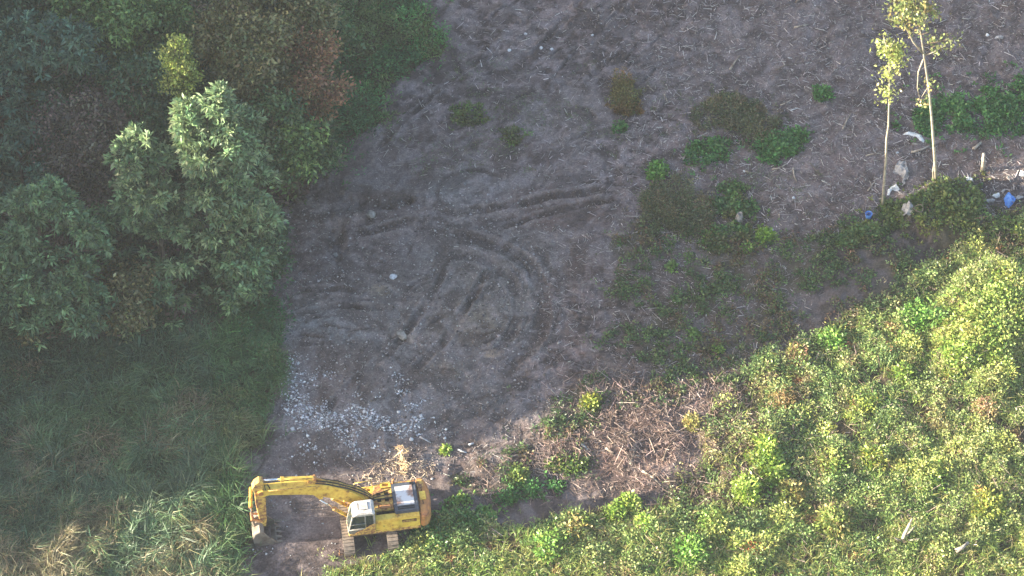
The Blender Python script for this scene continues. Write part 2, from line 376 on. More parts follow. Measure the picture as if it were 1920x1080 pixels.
mixc(sstep(.008, .05, -RF) * .7, (70, 64, 65)); mixc(sstep(.01, .05, RF) * .45, (136, 131, 132))  # damp compacted ruts and pale berms, deepened in colour to replace lost shade
wxx = Xc + (fbm(Xc, Yc, 5, 3, 94) - .5) * 7; wyy = Yc + (fbm(Xc, Yc, 5, 3, 95) - .5) * 7
lob = fbm(wxx * .9 + wyy * .2, wyy * 1.0 - wxx * .3, .9, 6, 93)
mixc(sstep(.55, .62, lob) * .35, (132, 127, 130)); mixc(sstep(.53, .62, 1 - lob) * .6, (72, 66, 67))
mixc(np.maximum(m_grass, m_weeds) * .9, (66, 62, 48)); mixc(m_forest * .9, (52, 48, 42)); mixc(m_lit * .85, (78, 72, 50))
mixc((~near) * 1.0, (70, 78, 52))
mixc(inpoly(WX, WY, POLY_SPARSE) * .4, (72, 66, 60))
ms = inpoly(WX, WY, POLY_SPARSE) * sstep(.45, .65, fbm(Xc, Yc, 1.8, 4, 55))
mixc(ms * .5, (80, 80, 58))
nyy, nxx = X.shape
idx = np.arange(nxx * nyy).reshape(nyy, nxx)
F = np.stack([idx[:-1, :-1], idx[:-1, 1:], idx[1:, 1:], idx[1:, :-1]], -1).reshape(-1, 4)
col = col * np.array([1.06, .975, .95])
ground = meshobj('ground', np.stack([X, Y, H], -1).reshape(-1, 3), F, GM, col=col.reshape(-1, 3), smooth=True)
setp(ground, kind='structure')
def gz(x, y):
    x = np.asarray(x, float); y = np.asarray(y, float)
    fi = np.clip(np.interp(x, gx, np.arange(len(gx))), 0, len(gx) - 1.001); fj = np.clip(np.interp(y, gy, np.arange(len(gy))), 0, len(gy) - 1.001)
    i = fi.astype(int); j = fj.astype(int); a = fi - i; b = fj - j
    return (H[j, i] * (1 - a) + H[j, i + 1] * a) * (1 - b) + (H[j + 1, i] * (1 - a) + H[j + 1, i + 1] * a) * b
def G(px, py):
    x, y = P(px, py); z = float(gz(x, y)); x, y = P(px, py, z)
    return Vector((x, y, float(gz(x, y))))

# ------------------------------------------------------------------ vegetation builders
def unit(v): return v / (np.linalg.norm(v, axis=-1, keepdims=True) + 1e-9)
def leaves(base, d, length, width, color, rs, droop=.0):
    """pointed leaf quads; base (N,3), d (N,3) unit, length (N), width (N)"""
    n = len(base); side = unit(np.cross(d, unit(rs.normal(size=(n, 3)))))
    L = length[:, None]; W = width[:, None] * .5
    mid = base + d * L * .5; tip = base + d * L; tip[:, 2] -= droop * length
    V = np.empty((n, 4, 3)); V[:, 0] = base; V[:, 1] = mid + side * W; V[:, 2] = tip; V[:, 3] = mid - side * W
    return V.reshape(-1, 3), np.arange(n * 4).reshape(-1, 4), np.repeat(color, 4, axis=0)
def blades(base, d, length, width, color, rs, bend=.5):
    n = len(base); side = unit(np.cross(d, np.array([0, 0, 1.])) + rs.normal(size=(n, 3)) * .15)
    out = d.copy(); out[:, 2] = 0; out = unit(out); L = length[:, None]; W = width[:, None] * .5
    p0 = base; p1 = base + d * L * .55; p2 = p1 + unit(d + out * bend * 2 - np.array([0, 0, bend])) * L * .45
    V = np.empty((n, 6, 3)); V[:, 0] = p0 - side * W; V[:, 1] = p0 + side * W; V[:, 2] = p1 - side * W * .8; V[:, 3] = p1 + side * W * .8
    V[:, 4] = p2 - side * W * .12; V[:, 5] = p2 + side * W * .12
    b = np.arange(n)[:, None] * 6
    F = np.concatenate([b + np.array([[0, 1, 3, 2]]), b + np.array([[2, 3, 5, 4]])], 0)
    return V.reshape(-1, 3), F, np.repeat(color, 6, axis=0)
def sticks(base, d, length, rad, color, rs):
    n = len(base); a = unit(np.cross(d, unit(rs.normal(size=(n, 3))))); b = np.cross(d, a)
    V = np.empty((n, 6, 3)); r = rad[:, None]
    for k in range(3):
        o = a * math.cos(k * 2.094) + b * math.sin(k * 2.094)
        V[:, k] = base + o * r; V[:, 3 + k] = base + d * length[:, None] + o * r * .6
    q = np.arange(n)[:, None] * 6
    F = np.concatenate([q + np.array([[k, (k + 1) % 3, 3 + (k + 1) % 3, 3 + k]]) for k in range(3)], 0)
    return V.reshape(-1, 3), F, np.repeat(color, 6, axis=0)
def merge(parts):
    V = []; F = []; K = []; n = 0
    for v, f, c in parts: V.append(v); F.append(f + n); K.append(c); n += len(v)
    return np.concatenate(V), np.concatenate(F), np.concatenate(K)
def jit(c, n, rs, amt=.18, hue=.06):
    c = np.broadcast_to(np.asarray(c, float), (n, 3))
    return c * (1 + rs.normal(size=(n, 1)) * amt).clip(.4, 1.8) * (1 + rs.normal(size=(n, 3)) * hue)
def scat(poly, dens, seed, wseed=5, bbox=None, amp=30):
    """uniform scatter inside a warped outline; dens per m2"""
    rs = RS(seed); xs = [p[0] for p in poly]; ys = [p[1] for p in poly]
    x0, x1, y0, y1 = bbox or (min(xs), max(xs), min(ys), max(ys))
    n = int((x1 - x0) * (y1 - y0) / 850. * dens)
    px = rs.uniform(x0, x1, n); py = rs.uniform(y0, y1, n)
    wx, wy = warp(px, py, amp, wseed); ks = rs.rand(n) ** 3 * 34; wx = wx + rs.normal(size=n) * ks; wy = wy + rs.normal(size=n) * ks * .7; m = inpoly(wx, wy, poly); px = px[m]; py = py[m]
    x, y = P(px, py); return px, py, x, y

# ---- tree
def crown_mesh(rs, lobes, nclump, per, leaf, lw, cols, lobecol=None, star=True, low=.15, spread=.35):
    """lobes list of (x,y,z,rx,rz); clumps gather on the lobes' upper outsides"""
    lob = np.array([l[:5] for l in lobes]); wgt = lob[:, 3] ** 2; wgt /= wgt.sum()
    li = rs.choice(len(lob), nclump, p=wgt); d = unit(rs.normal(size=(nclump, 3)))
    flip = (d[:, 2] < 0) & (rs.rand(nclump) > low * 2); d[flip, 2] *= -1
    rr = 1 - .42 * rs.rand(nclump) ** 1.5; rr *= .82 + .36 * rs.rand(nclump)
    L = lob[li]
    ns = 9; sd_ = unit(rs.normal(size=(len(lob), ns, 3))); sd_[:, :, 2] = np.abs(sd_[:, :, 2]) * 1.1 - .25; sl_ = rs.randint(0, ns, nclump)
    ext = np.stack([L[:, 3], L[:, 3], L[:, 4]], 1); sc = sd_[li, sl_] * ext * .82; sr = (.22 + .26 * hsh(li.astype(float), sl_.astype(float), 7))[:, None]
    cpos = L[:, :3] + sc + d * rr[:, None] * ext * sr * 1.25
    keep = fbm(cpos[:, 0] + cpos[:, 2] * .6 + 50, cpos[:, 1] + cpos[:, 2] * .4 + 50, 1.3, 2, int(rs.randint(999))) > .41
    cpos = cpos[keep]; d = d[keep]; li = li[keep]; n = len(cpos)
    cc = np.array([lin(c) for c in cols]) * 1.35; ci = rs.randint(0, len(cc), n) if lobecol is None else np.array(lobecol)[li]
    ccol = cc[ci] * (1 + rs.normal(size=(n, 1)) * .3).clip(.45, 1.9)
    cp_ = np.repeat(cpos, per, 0); dd = np.repeat(d, per, 0); m = len(cp_)
    if star:
        ld = unit(rs.normal(size=(m, 3)) * .8 + dd * .6 + np.array([0, 0, .15])); cp_ = cp_ + ld * .05 + rs.normal(size=(m, 3)) * spread * .3
    else:
        cp_ = cp_ + rs.normal(size=(m, 3)) * spread; ld = unit(rs.normal(size=(m, 3)) + np.array([0, 0, .1]) + dd * .3)
    k = jit(np.repeat(ccol, per, 0), m, rs, .28, .05)
    return leaves(cp_, ld, leaf * rs.uniform(.6, 1.25, m), lw * rs.uniform(.7, 1.2, m), k, rs, .18), cpos
def tree(name, label, x, y, h, r, kind, seed, group=None, cat='tree', nl=11, z0=.35, dens=1.0, shape=1.0, lobes=None, trunk=True):
    rs = RS(seed); zb = float(gz(x, y)) - .05
    t = thing(name, label, cat, (x, y, zb), 0, group)
    if lobes is None:
        lobes = [(0, 0, h - r * .55, r * .5, r * .6)]
        for i in range(nl):
            a = i * 2.4 + rs.rand() * .7; u = (i + .5) / nl; zz = h * (z0 + (1 - z0) * (.92 - .80 * u)) - r * .2
            rad = r * (.35 + .6 * math.sin(math.pi * min(1, .2 + u * .72))) * rs.uniform(.75, 1.1) * shape
            lr = r * rs.uniform(.34, .52); lobes.append((math.cos(a) * rad * .8, math.sin(a) * rad * .8, zz, lr, lr * rs.uniform(.7, 1.0)))
    K = KINDS[kind]; vol = sum(l[3] ** 2 for l in lobes)
    lc = None
    if K.get('bylobe'): lc = [rs.randint(0, len(K['cols'])) for _ in lobes]
    (V, F, c), cpos = crown_mesh(rs, lobes, int(K['n'] * vol * dens), K['per'], K['leaf'], K['lw'], K['cols'], lc, K['star'], K.get('low', .15), K.get('spread', .35))
    crown = meshobj('crown', V, F, LEAF, t, c)
    if trunk:
        b = MB(); top = lobes[0]; tr = .035 * h * .45 + .05
        pts = [Vector((top[0] * u + math.sin(u * 5 + seed) * .12 * h * .1, top[1] * u, top[2] * u)) for u in (0, .25, .5, .75, 1)]
        b.tube(pts, [tr, tr * .8, tr * .62, tr * .4, tr * .15], 8)
        for l in lobes[1:]:
            u = max(.12, min(.85, (l[2] - math.hypot(l[0], l[1]) * .7) / max(top[2], .1))); s = Vector((top[0] * u, top[1] * u, top[2] * u)); e = Vector(l[:3]) + Vector((0, 0, l[4] * .4))
            mid = (s + e) / 2 + Vector((0, 0, -.12 * (e - s).length)); b.tube([s, mid, e], [tr * .38, tr * .25, tr * .08], 6)
        b.build('trunk', BARK, t, smooth=True)
        sb = len(cpos); sel = rs.permutation(sb)[:min(260, sb)]; e = cpos[sel]; lz = np.array([l[:3] for l in lobes])
        nn = np.argmin(((e[:, None] - lz[None]) ** 2).sum(-1), 1); s0 = lz[nn]; dv = e - s0; ln = np.linalg.norm(dv, axis=1)
        v, f2, c2 = sticks(s0, unit(dv), ln, np.full(len(s0), .022), jit(lin((110, 98, 84)), len(s0), rs), rs)
        setp(meshobj('twigs', v, f2, TWIG, t, c2), kind='stuff')
    return t
KINDS = {
    'ash': dict(n=64, per=17, leaf=.44, lw=.15, spread=.25, star=True, cols=[(98, 122, 90), (108, 132, 96), (86, 110, 80), (114, 136, 94)]),
    'ashpale': dict(n=64, per=17, leaf=.44, lw=.15, spread=.25, star=True, cols=[(124, 142, 104), (108, 130, 94), (138, 152, 112), (96, 118, 84)]),
    'olive': dict(n=62, per=15, leaf=.34, lw=.16, star=False, spread=.28, cols=[(107, 109, 73), (116, 107, 69), (96, 105, 69), (120, 114, 82)]),
    'rust': dict(n=75, per=14, leaf=.3, lw=.15, star=False, spread=.3, cols=[(143, 105, 80), (132, 109, 78), (116, 109, 76), (150, 109, 87)]),
    'red': dict(n=65, per=14, leaf=.3, lw=.14, star=False, spread=.3, cols=[(112, 94, 89), (98, 89, 82), (105, 100, 85)]),
    'lime': dict(n=60, per=14, leaf=.34, lw=.17, star=False, spread=.3, cols=[(103, 127, 71), (114, 134, 78), (87, 112, 69)]),
    'blue': dict(n=58, per=17, leaf=.44, lw=.15, spread=.26, star=True, cols=[(89, 116, 98), (78, 105, 89), (98, 120, 96)]),
    'dark': dict(n=70, per=14, leaf=.34, lw=.17, star=False, spread=.3, cols=[(67, 91, 62), (58, 82, 60), (73, 96, 64)]),
    'green': dict(n=62, per=14, leaf=.34, lw=.17, star=False, spread=.3, cols=[(80, 105, 67), (89, 109, 69), (69, 96, 64), (98, 107, 73)]),
    'vine': dict(n=120, per=18, leaf=.2, lw=.12, star=False, spread=.22, cols=[(128, 140, 70), (116, 128, 62), (140, 146, 80)]),
}
def treeat(name, label, cx, top_py, h, r, kind, seed, **k):
    """crown top at photo pixel (cx, top_py) for a tree of height h"""
    x, y = P(cx, top_py, h); return tree(name, label, x, y, h, r, kind, seed, **k)
GT = 'woodland trees at the left'
treeat('ash_tree', 'tall ash tree with pale grey green leaves, its crown top catching the sun', 385, 185, 14.6, 2.5, 'ashpale', 11, group=GT,
       lobes=[(0, 0, 13.4, 1.7, 1.3), (-.7, .2, 12.6, 1.4, 1.2), (1.1, -.2, 12.0, 1.5, 1.2), (.2, -.8, 11.6, 1.7, 1.4), (1.5, -.6, 10.6, 1.3, 1.0), (-.9, -.6, 10.2, 1.3, 1.0),
              (.9, -1.2, 9.0, 1.9, 1.6), (2.0, -.5, 7.6, 1.7, 1.5), (.2, -1.6, 7.2, 1.7, 1.4), (1.7, -1.6, 5.9, 1.7, 1.4), (-.6, -1.4, 5.4, 1.7, 1.5), (.8, -2.2, 4.2, 1.7, 1.3), (2.1, -1.9, 3.7, 1.3, 1.0)])
treeat('ash_tree', 'ash tree left of the tallest one, only a few leaf tufts at its top sunlit', 268, 262, 12.3, 2.5, 'ashpale', 12, group=GT,
       lobes=[(0, 0, 11.2, 1.5, 1.2), (-.9, 0, 10.4, 1.2, 1.1), (1.0, -.2, 9.9, 1.3, 1.1), (.2, -.6, 9.2, 1.5, 1.2), (1.9, -.5, 8.2, 1.4, 1.1), (.4, -1.1, 7.2, 1.6, 1.3), (-.7, -.9, 7.7, 1.1, .9),
              (1.8, -1.3, 6.1, 1.5, 1.2), (.5, -1.7, 5.0, 1.6, 1.2), (2.3, -1.9, 4.2, 1.4, 1.1)])
treeat('ash_tree', 'broad shaded ash tree at the left edge of the photo above the tall grass', 62, 360, 11.2, 3.0, 'ash', 13, group=GT,
       lobes=[(0, 0, 10.0, 1.7, 1.3), (-1.6, .1, 9.0, 1.5, 1.2), (1.5, -.2, 8.6, 1.5, 1.2), (0, -.7, 8.0, 1.8, 1.4), (2.2, -.6, 6.8, 1.5, 1.2), (-2.0, -.8, 6.6, 1.6, 1.3), (.4, -1.2, 5.9, 1.9, 1.5),
              (2.6, -1.3, 5.0, 1.3, 1.1), (-1.3, -1.5, 4.4, 1.9, 1.3), (1.4, -1.9, 3.8, 1.8, 1.3), (-.1, -2.2, 2.9, 1.6, 1.1), (2.6, -2.2, 2.8, 1.2, .9)])
treeat('ivy_clad_tree', 'narrow tree with a sunlit yellow green top above the tallest ash tree', 325, 66, 15.2, 1.4, 'vine', 14, group=GT, dens=.8,
       lobes=[(0, 0, 14.8, .4, .5), (.2, 0, 14.0, .5, .5), (-.25, 0, 13.6, .4, .5), (.1, -.1, 13.0, .6, .6), (.9, 0, 12.4, .5, .3), (-.1, -.1, 12.2, .65, .6), (.5, -.1, 11.6, .5, .5), (-.4, -.2, 11.3, .5, .5), (.1, -.3, 10.5, .45, .5), (.5, -.4, 9.8, .4, .4), (.9, -.5, 9.1, .45, .4)])
treeat('woodland_tree', 'broad olive brown tree at the top edge, right of the narrow sunlit tree', 475, -28, 13, 3.9, 'olive', 15, group=GT, nl=16, z0=.35)
treeat('woodland_tree', 'small tree with rusty orange leaves on the edge of the green weeds', 578, 75, 9.5, 1.9, 'rust', 16, group=GT, nl=10, z0=.3)
treeat('woodland_tree', 'shaded tree with dull reddish brown leaves left of the ash trees', 160, 195, 9.5, 3.0, 'red', 17, group=GT, nl=13, z0=.3)
treeat('woodland_tree', 'lime green tree at the top edge near the top left corner', 205, -75, 13.5, 3.8, 'lime', 18, group=GT, nl=15, z0=.4)
treeat('woodland_tree', 'blue green tree at the left edge below the top left corner', 70, 50, 12.5, 3.3, 'blue', 19, group=GT, nl=14, z0=.35)
treeat('woodland_tree', 'dark green tree in the hollow behind the two sunlit ash trees', 245, 130, 11, 2.6, 'dark', 20, group=GT, nl=12, z0=.3)
treeat('woodland_tree', 'mid green tree between the tallest ash and the bare clearing', 505, 190, 8.5, 2.0, 'green', 21, group=GT, nl=12, z0=.25, shape=.8)
treeat('woodland_tree', 'dark tree in the top left corner of the photo', 20, -60, 13, 3.0, 'dark', 22, group=GT, nl=12)
treeat('shrub', 'olive brown bush between the ash trees above the tall grass', 215, 525, 3.8, 2.3, 'olive', 23, group=GT, nl=9, z0=.15, cat='shrub')
treeat('shrub', 'dark green bush under the tallest ash beside the clearing', 480, 440, 4.5, 1.6, 'dark', 24, group=GT, nl=9, z0=.15, cat='shrub')
treeat('shrub', 'green bush on the corner where the weeds meet the clearing', 588, 235, 4.2, 1.6, 'green', 25, group=GT, nl=9, z0=.1, cat='shrub')
treeat('shrub', 'dark green bush below the olive brown tree', 415, 110, 7, 2.4, 'dark', 26, group=GT, nl=10, z0=.1, cat='shrub')
treeat('shrub', 'low reddish bush in the gap left of the ash trees', 135, 385, 5, 1.8, 'red', 27, group=GT, nl=9, z0=.1, cat='shrub')
treeat('shrub', 'blue green bush among the trees at the left edge', 25, 250, 8, 2.4, 'blue', 28, group=GT, nl=11, z0=.1, cat='shrub')

treeat('ash_tree', 'low shaded ash between the tall ash trees and the left edge tree', 178, 400, 6.5, 1.7, 'ash', 61, group=GT, nl=9, z0=.15, dens=.8)
treeat('ash_tree', 'low shaded ash at the lower right foot of the tallest ash', 440, 478, 5.0, 1.7, 'ash', 62, group=GT, nl=9, z0=.1, dens=.8)
treeat('ash_tree', 'low shaded ash at the edge of the tall grass under the second ash', 320, 500, 4.6, 1.7, 'ash', 63, group=GT, nl=9, z0=.1, dens=.8)
treeat('woodland_tree', 'green tree on the weed edge, right of the mid green one', 545, 235, 6.5, 1.7, 'lime', 64, group=GT, nl=10, z0=.15)
treeat('woodland_tree', 'green leafy tree left of the narrow sunlit tree', 300, 20, 9, 2.4, 'green', 65, group=GT, nl=11, z0=.2)
treeat('woodland_tree', 'dull tree between the blue green tree and the reddish tree', 100, 150, 8.5, 2.2, 'dark', 66, group=GT, nl=11, z0=.2)
treeat('shrub', 'leafy green shrub at the top edge beside the weeds', 590, -20, 6, 2.2, 'green', 67, group=GT, nl=9, z0=.1, cat='shrub')
treeat('shrub', 'small blue green shrub low on the weed edge under the rusty tree', 560, 160, 5, 1.6, 'blue', 68, group=GT, nl=8, z0=.1, cat='shrub')
treeat('shrub', 'brown tinged bush below the shaded left edge tree', 60, 560, 3.0, 1.6, 'olive', 69, group=GT, nl=8, z0=.1, cat='shrub')

# ---- trees outside the left edge of the picture that throw the long shade
prof_v = [-18, -15, -13, -12, -10, -7.5, -5.8, -3, 1.2, 1.9, 2.4, 5.2, 6.0, 6.3, 6.9, 9.4, 10.2, 30]
prof_h = [4.2, 5.2, 6.2, 8.2, 9.6, 12.0, 14.8, 16.5, 18.6, 16, 11.4, 11.4, 18.5, 18.5, 17.6, 17.6, 23, 26]
shade = []
for row, (rx, st) in enumerate([(-40, 2.1), (-46, 2.6), (-53, 3.2)]):
    v = -18 + row * .9
    while v < 28:
        xx = rx + random.uniform(-1.2, 1.2); hh = float(np.interp(v, prof_v, prof_h)) + (-41 - xx) * -.2586 * -1 if False else float(np.interp(v, prof_v, prof_h)) + (-41 - xx) * .2586
        shade.append((xx, v + xx * math.tan(SHADOW_DIR), max(2.5, hh * random.uniform(.94, 1.04)))); v += st * random.uniform(.8, 1.2)
proto = None
for i, (x, y, h) in enumerate(shade):
    lab = 'dense green tree in the tree belt beyond the left edge'
    if proto is None:
        proto = tree('woodland_tree', lab, x, y, 15, 3.6, 'green', 30, group='tree belt beyond the left edge', nl=17, z0=.1)
        o = proto
    else:
        o = proto.copy(); C.objects.link(o)
        for ch in list(proto.children):
            c = ch.copy(); C.objects.link(c); c.parent = o
    s = h / 15.0; ss = max(.45, min(.8, s)); o.location = (x, y, -.1); o.scale = (ss, ss, s); o.rotation_euler = (0, 0, i * 2.1)

# ---- slim pale-barked trees upper right
def slim(name, label, base_px, path, crowns, r0, seed, extra=()):
    g = G(*base_px); t = thing(name, label, 'tree', g, 0, 'slim pale trees left standing'); rs = RS(seed)
    def loc(px, py, dy=0): v = Vp(px, py, g.y + dy); return v - g
    pts = [Vector((0, 0, -.15))] + [loc(px, py) for px, py in path]
    n = len(pts); b = MB().tube(pts, [r0 * (1 - .78 * i / (n - 1)) for i in range(n)], 10)
    b.build('trunk', PALEBARK, t, smooth=True)
    for pth, rr in extra:
        MB().tube([loc(*p) for p in pth], [rr * (1 - .7 * i / (len(pth) - 1)) for i in range(len(pth))], 6).build('branch', PALEBARK, t, smooth=True)
    allc = []; cp0 = []
    for (px, py, rx, rz, ncl, dy, cols) in crowns:
        ncl = max(3, int(ncl * .42))
        c0 = loc(px, py, dy); (V, F, c), cp_ = crown_mesh(rs, [(c0.x, c0.y, c0.z, rx, rz)], ncl, 11, .24, .14, cols, None, False, .5, .26)
        allc.append((V, F, c)); cp0.append(cp_)
    meshobj('crown', *merge(allc)[:2], LEAF, t, merge(allc)[2])
    e = np.concatenate(cp0)[::3]; axis = np.array([[p.x, p.y, p.z] for p in pts]); tz = e[:, 2] - .5
    s0 = np.stack([np.interp(tz, axis[:, 2], axis[:, k]) for k in range(3)], 1); dv = e - s0
    m = np.linalg.norm(dv, axis=1) < 2.4; s0 = s0[m]; dv = dv[m]
    v, f2, c2 = sticks(s0, unit(dv), np.linalg.norm(dv, axis=1), np.full(len(s0), .018), jit(lin((150, 130, 104)), len(s0), rs), rs)
    setp(meshobj('twigs', v, f2, TWIG, t, c2), kind='stuff')
YC = [(150, 158, 90), (140, 150, 84), (158, 162, 100)]; OC = [(118, 128, 78), (134, 138, 88), (106, 118, 70), (138, 124, 80)]
slim('slim_tree', 'slim pale barked tree with a small yellow crown, left of the taller one', (1655, 386),
     [(1657, 350), (1661, 300), (1662, 262), (1666, 235), (1667, 190), (1668, 150), (1667, 110), (1661, 84), (1656, 66)],
     [(1671, 98, .55, .75, 90, 0, YC), (1672, 122, .62, .75, 100, 0, YC), (1667, 140, .4, .5, 40, 0, YC), (1684, 112, .35, .4, 30, 0, YC), (1668, 178, .32, .4, 24, 0, YC), (1656, 78, .2, .25, 8, 0, YC), (1664, 232, .15, .2, 5, 0, YC)],
     .085, 41, extra=[([(1666, 100), (1672, 84), (1678, 74)], .035)])
slim('slim_tree', 'taller slim pale tree with an open crown cut by the top edge', (1755, 346),
     [(1753, 300), (1750, 260), (1747, 220), (1741, 160), (1733, 108), (1729, 80), (1724, 45), (1712, 0), (1700, -40)],
     [(1690, 15, .7, .6, 60, 0, OC), (1712, 10, .9, .7, 80, .2, OC), (1735, 2, .6, .6, 50, 0, OC), (1700, 45, .6, .5, 40, -.2, OC), (1725, 48, .6, .6, 45, 0, OC), (1745, 22, .35, .4, 20, 0, OC), (1682, 32, .3, .4, 16, 0, OC),
      (1695, 62, .25, .25, 8, 0, OC), (1742, 62, .4, .5, 18, 0, OC), (1753, 92, .28, .35, 12, 0, OC), (1775, 80, .25, .22, 8, 0, OC), (1784, 74, .15, .15, 5, 0, OC), (1724, 188, .22, .3, 6, 0, OC), (1745, 165, .25, .3, 9, 0, OC), (1708, -30, .9, .8, 70, 0, OC)],
     .11, 42, extra=[([(1731, 100), (1712, 78), (1698, 50), (1690, 20)], .07), ([(1733, 104), (1750, 98), (1768, 88), (1784, 76)], .04),
                     ([(1731, 112), (1722, 135), (1720, 165), (1727, 195)], .06), ([(1728, 182), (1738, 166), (1742, 158)], .025), ([(1751, 345), (1749, 322), (1752, 300)], .07), ([(1727, 60), (1738, 30), (1742, 5)], .04)])

# ------------------------------------------------------------------ ground vegetation too dense to count
def colmix(cols, sel, n, rs, amt=.15):
    a = np.array([lin(c) for c in cols]) * 1.3; return a[np.clip(sel, 0, len(cols) - 1).astype(int)]
def herb(x, y, rs, hgt, cols, per, leaf, lw, up=.5):
    """leafy low plants: x,y,hgt,cols arrays per plant"""
    n = len(x); z = gz(x, y); rep = lambda a: np.repeat(a, per, 0); m = n * per
    u = rs.rand(m); rad = rep(hgt) * .45 + .06
    a = rs.rand(m) * 2 * math.pi; rr = np.sqrt(rs.rand(m)) * rad
    b = np.stack([rep(x) + np.cos(a) * rr, rep(y) + np.sin(a) * rr, rep(z) + rep(hgt) * u * (1.05 - rr / (rad + .01) * .5)], 1)
    d = unit(np.stack([np.cos(a), np.sin(a), np.full(m, up)], 1) + rs.normal(size=(m, 3)) * .55)
    return leaves(b, d, leaf * rs.uniform(.6, 1.3, m), lw * rs.uniform(.7, 1.2, m), jit(rep(cols), m, rs, .16, .05), rs, .1)

# tall grass lower left
px, py, x, y = scat(POLY_GRASS, 88, 101, bbox=(-160, 545, 545, 1200))
rs = RS(1); n = len(x); cd_, ca_, cb_ = cells(x, y, 1.2, 280); tus = fbm(x, y, 1.0, 3, 201) * .6 + .55 * ca_ * np.clip(1.1 - cd_ * 1.4, 0, 1); dry = fbm(x, y, 2.4, 4, 202) + (py - 900) / 900. * .5 + rs.normal(size=n) * .05
ci = np.where(dry > .62, 3, np.where(dry > .56, 2, np.where(fbm(x, y, 3, 3, 203) > .5, 0, 1)))
gc = colmix([(90, 114, 78), (80, 102, 76), (112, 114, 84), (126, 118, 92)], ci, n, rs)
ed = (px > 400); gc[ed] = gc[ed] * .5 + lin((66, 112, 52)) * .5
gc = jit(gc * (.8 + .4 * cb_[:, None]), n, rs, .2, .05)
k = 2; rep = lambda a: np.repeat(a, k, 0)
a = rs.rand(n * k) * 2 * math.pi; lean = .15 + .9 * rs.rand(n * k) ** 1.5
flow = fbm(x, y, 2.2, 2, 204) * 12; a = np.where(rs.rand(n * k) < .55, rep(flow) + rs.normal(size=n * k) * .5, a)
d = unit(np.stack([np.cos(a) * lean, np.sin(a) * lean, np.ones(n * k)], 1))
base = np.stack([rep(x) + rs.normal(size=n * k) * .04, rep(y) + rs.normal(size=n * k) * .04, rep(gz(x, y)) - .02], 1)
V, F, c = blades(base, d, rep((.3 + tus * 1.5) * (1 + .45 * sstep(200, 420, px) * sstep(780, 880, py))) * rs.uniform(.6, 1.3, n * k), rs.uniform(.025, .07, n * k), jit(rep(gc), n * k, rs, .3, .04), rs, .75)
px, py, x, y = scat(POLY_GRASS, 9, 102, bbox=(-160, 545, 545, 1200)); n = len(x)
sel = fbm(x, y, 2.0, 3, 207) > .52; x = x[sel]; y = y[sel]; n = len(x)
p2 = herb(x, y, rs, .35 + .6 * rs.rand(n), colmix([(78, 104, 62), (92, 106, 64), (64, 90, 58)], rs.randint(0, 3, n), n, rs), 16, .16, .07)
V, F, c = merge([(V, F, c), p2])
setp(meshobj('tall_grass', V, F, BLADE, None, c), 'tall arching green grass and weeds left of the excavator, turning straw brown lower down', 'grass', kind='stuff')

# weeds along wood edge
px, py, x, y = scat(POLY_WEEDS, 30, 103, bbox=(430, 860, -100, 720)); rs = RS(2); n = len(x)
cd_, ca_, cb_ = cells(x, y, 1.1, 260); hh = .2 + .5 * fbm(x, y, 1.3, 3, 211) + 1.1 * ca_ * np.clip(1.1 - cd_ * 1.5, 0, 1)
q = fbm(x, y, 2.2, 3, 212); gc = colmix([(74, 118, 66), (62, 100, 62), (90, 108, 66)], np.where(q > .56, 2, np.where(q > .46, 0, 1)), n, rs)
V, F, c = herb(x, y, rs, hh, jit(gc * (.75 + .5 * cb_[:, None]), n, rs, .25, .05), 10, .27, .10, .7)
setp(meshobj('weeds', V, F, LEAF, None, c), 'bright green weeds along the wood edge above the clearing', 'weeds', kind='stuff')

# dark understory in wood
px, py, x, y = scat(POLY_FOREST, 13, 104, bbox=(-300, 640, -160, 640)); rs = RS(3); n = len(x)
cd_, ca_, cb_ = cells(x, y, 1.6, 270)
V, F, c = herb(x, y, rs, .4 + 1.0 * fbm(x, y, 2, 3, 221) + 2.2 * ca_ * np.clip(1.1 - cd_ * 1.4, 0, 1), jit((.8 + .5 * cb_[:, None]) * colmix([(66, 86, 58), (72, 80, 58), (84, 72, 64)], (fbm(x, y, 3, 2, 222) * 6 - 1.5), n, rs), n, rs, .25), 16, .34, .17, .6)
setp(meshobj('undergrowth', V, F, LEAF, None, c), 'dark leafy undergrowth between the trunks of the wood', 'undergrowth', kind='stuff')

# sunlit scrub lower right
px, py, x, y = scat(POLY_LIT, 66, 105, bbox=(560, 2050, 300, 1180), amp=42); rs = RS(4); n = len(x)
cl = fbm(x, y, .9, 3, 231); big = fbm(x, y, 3.2, 4, 232); gap = fbm(x, y, 1.5, 4, 233)
keep = (gap > .40 - .1 * rs.rand(n)) & (rs.rand(n) < .22 + .78 * np.maximum(sstep(1360, 1560, px + (gap - .5) * 500), sstep(940, 1000, py))); px, py, x, y, cl, big, gap = [v[keep] for v in (px, py, x, y, cl, big, gap)]; n = len(x)
edge_ = sstep(.42, .62, fbm(px, py, 60, 3, 5)); hh = .10 + 1.6 * np.clip(cl - .34, 0, 1) * rs.uniform(.7, 1.3, n)
cd_, ca_, cb_ = cells(x + (fbm(x, y, .5, 2, 236) - .5) * .5, y + (fbm(x, y, .5, 2, 237) - .5) * .5, .95, 240)
hh = hh * .55 + (1.25 * ca_ ** 1.6) * np.clip(1.15 - cd_ * 1.5, 0, 1) * rs.uniform(.6, 1.1, n) * sstep(.40, .52, gap)
tone = fbm(x, y, 1.1, 4, 234) * .65 + .35 * (.2 + .65 * cb_) + rs.normal(size=n) * .05; dryb = np.clip((1620 - px) / 400, 0, 1) * (py < 930) * .16 + np.clip((py - 900) / 400, 0, 1) * .03
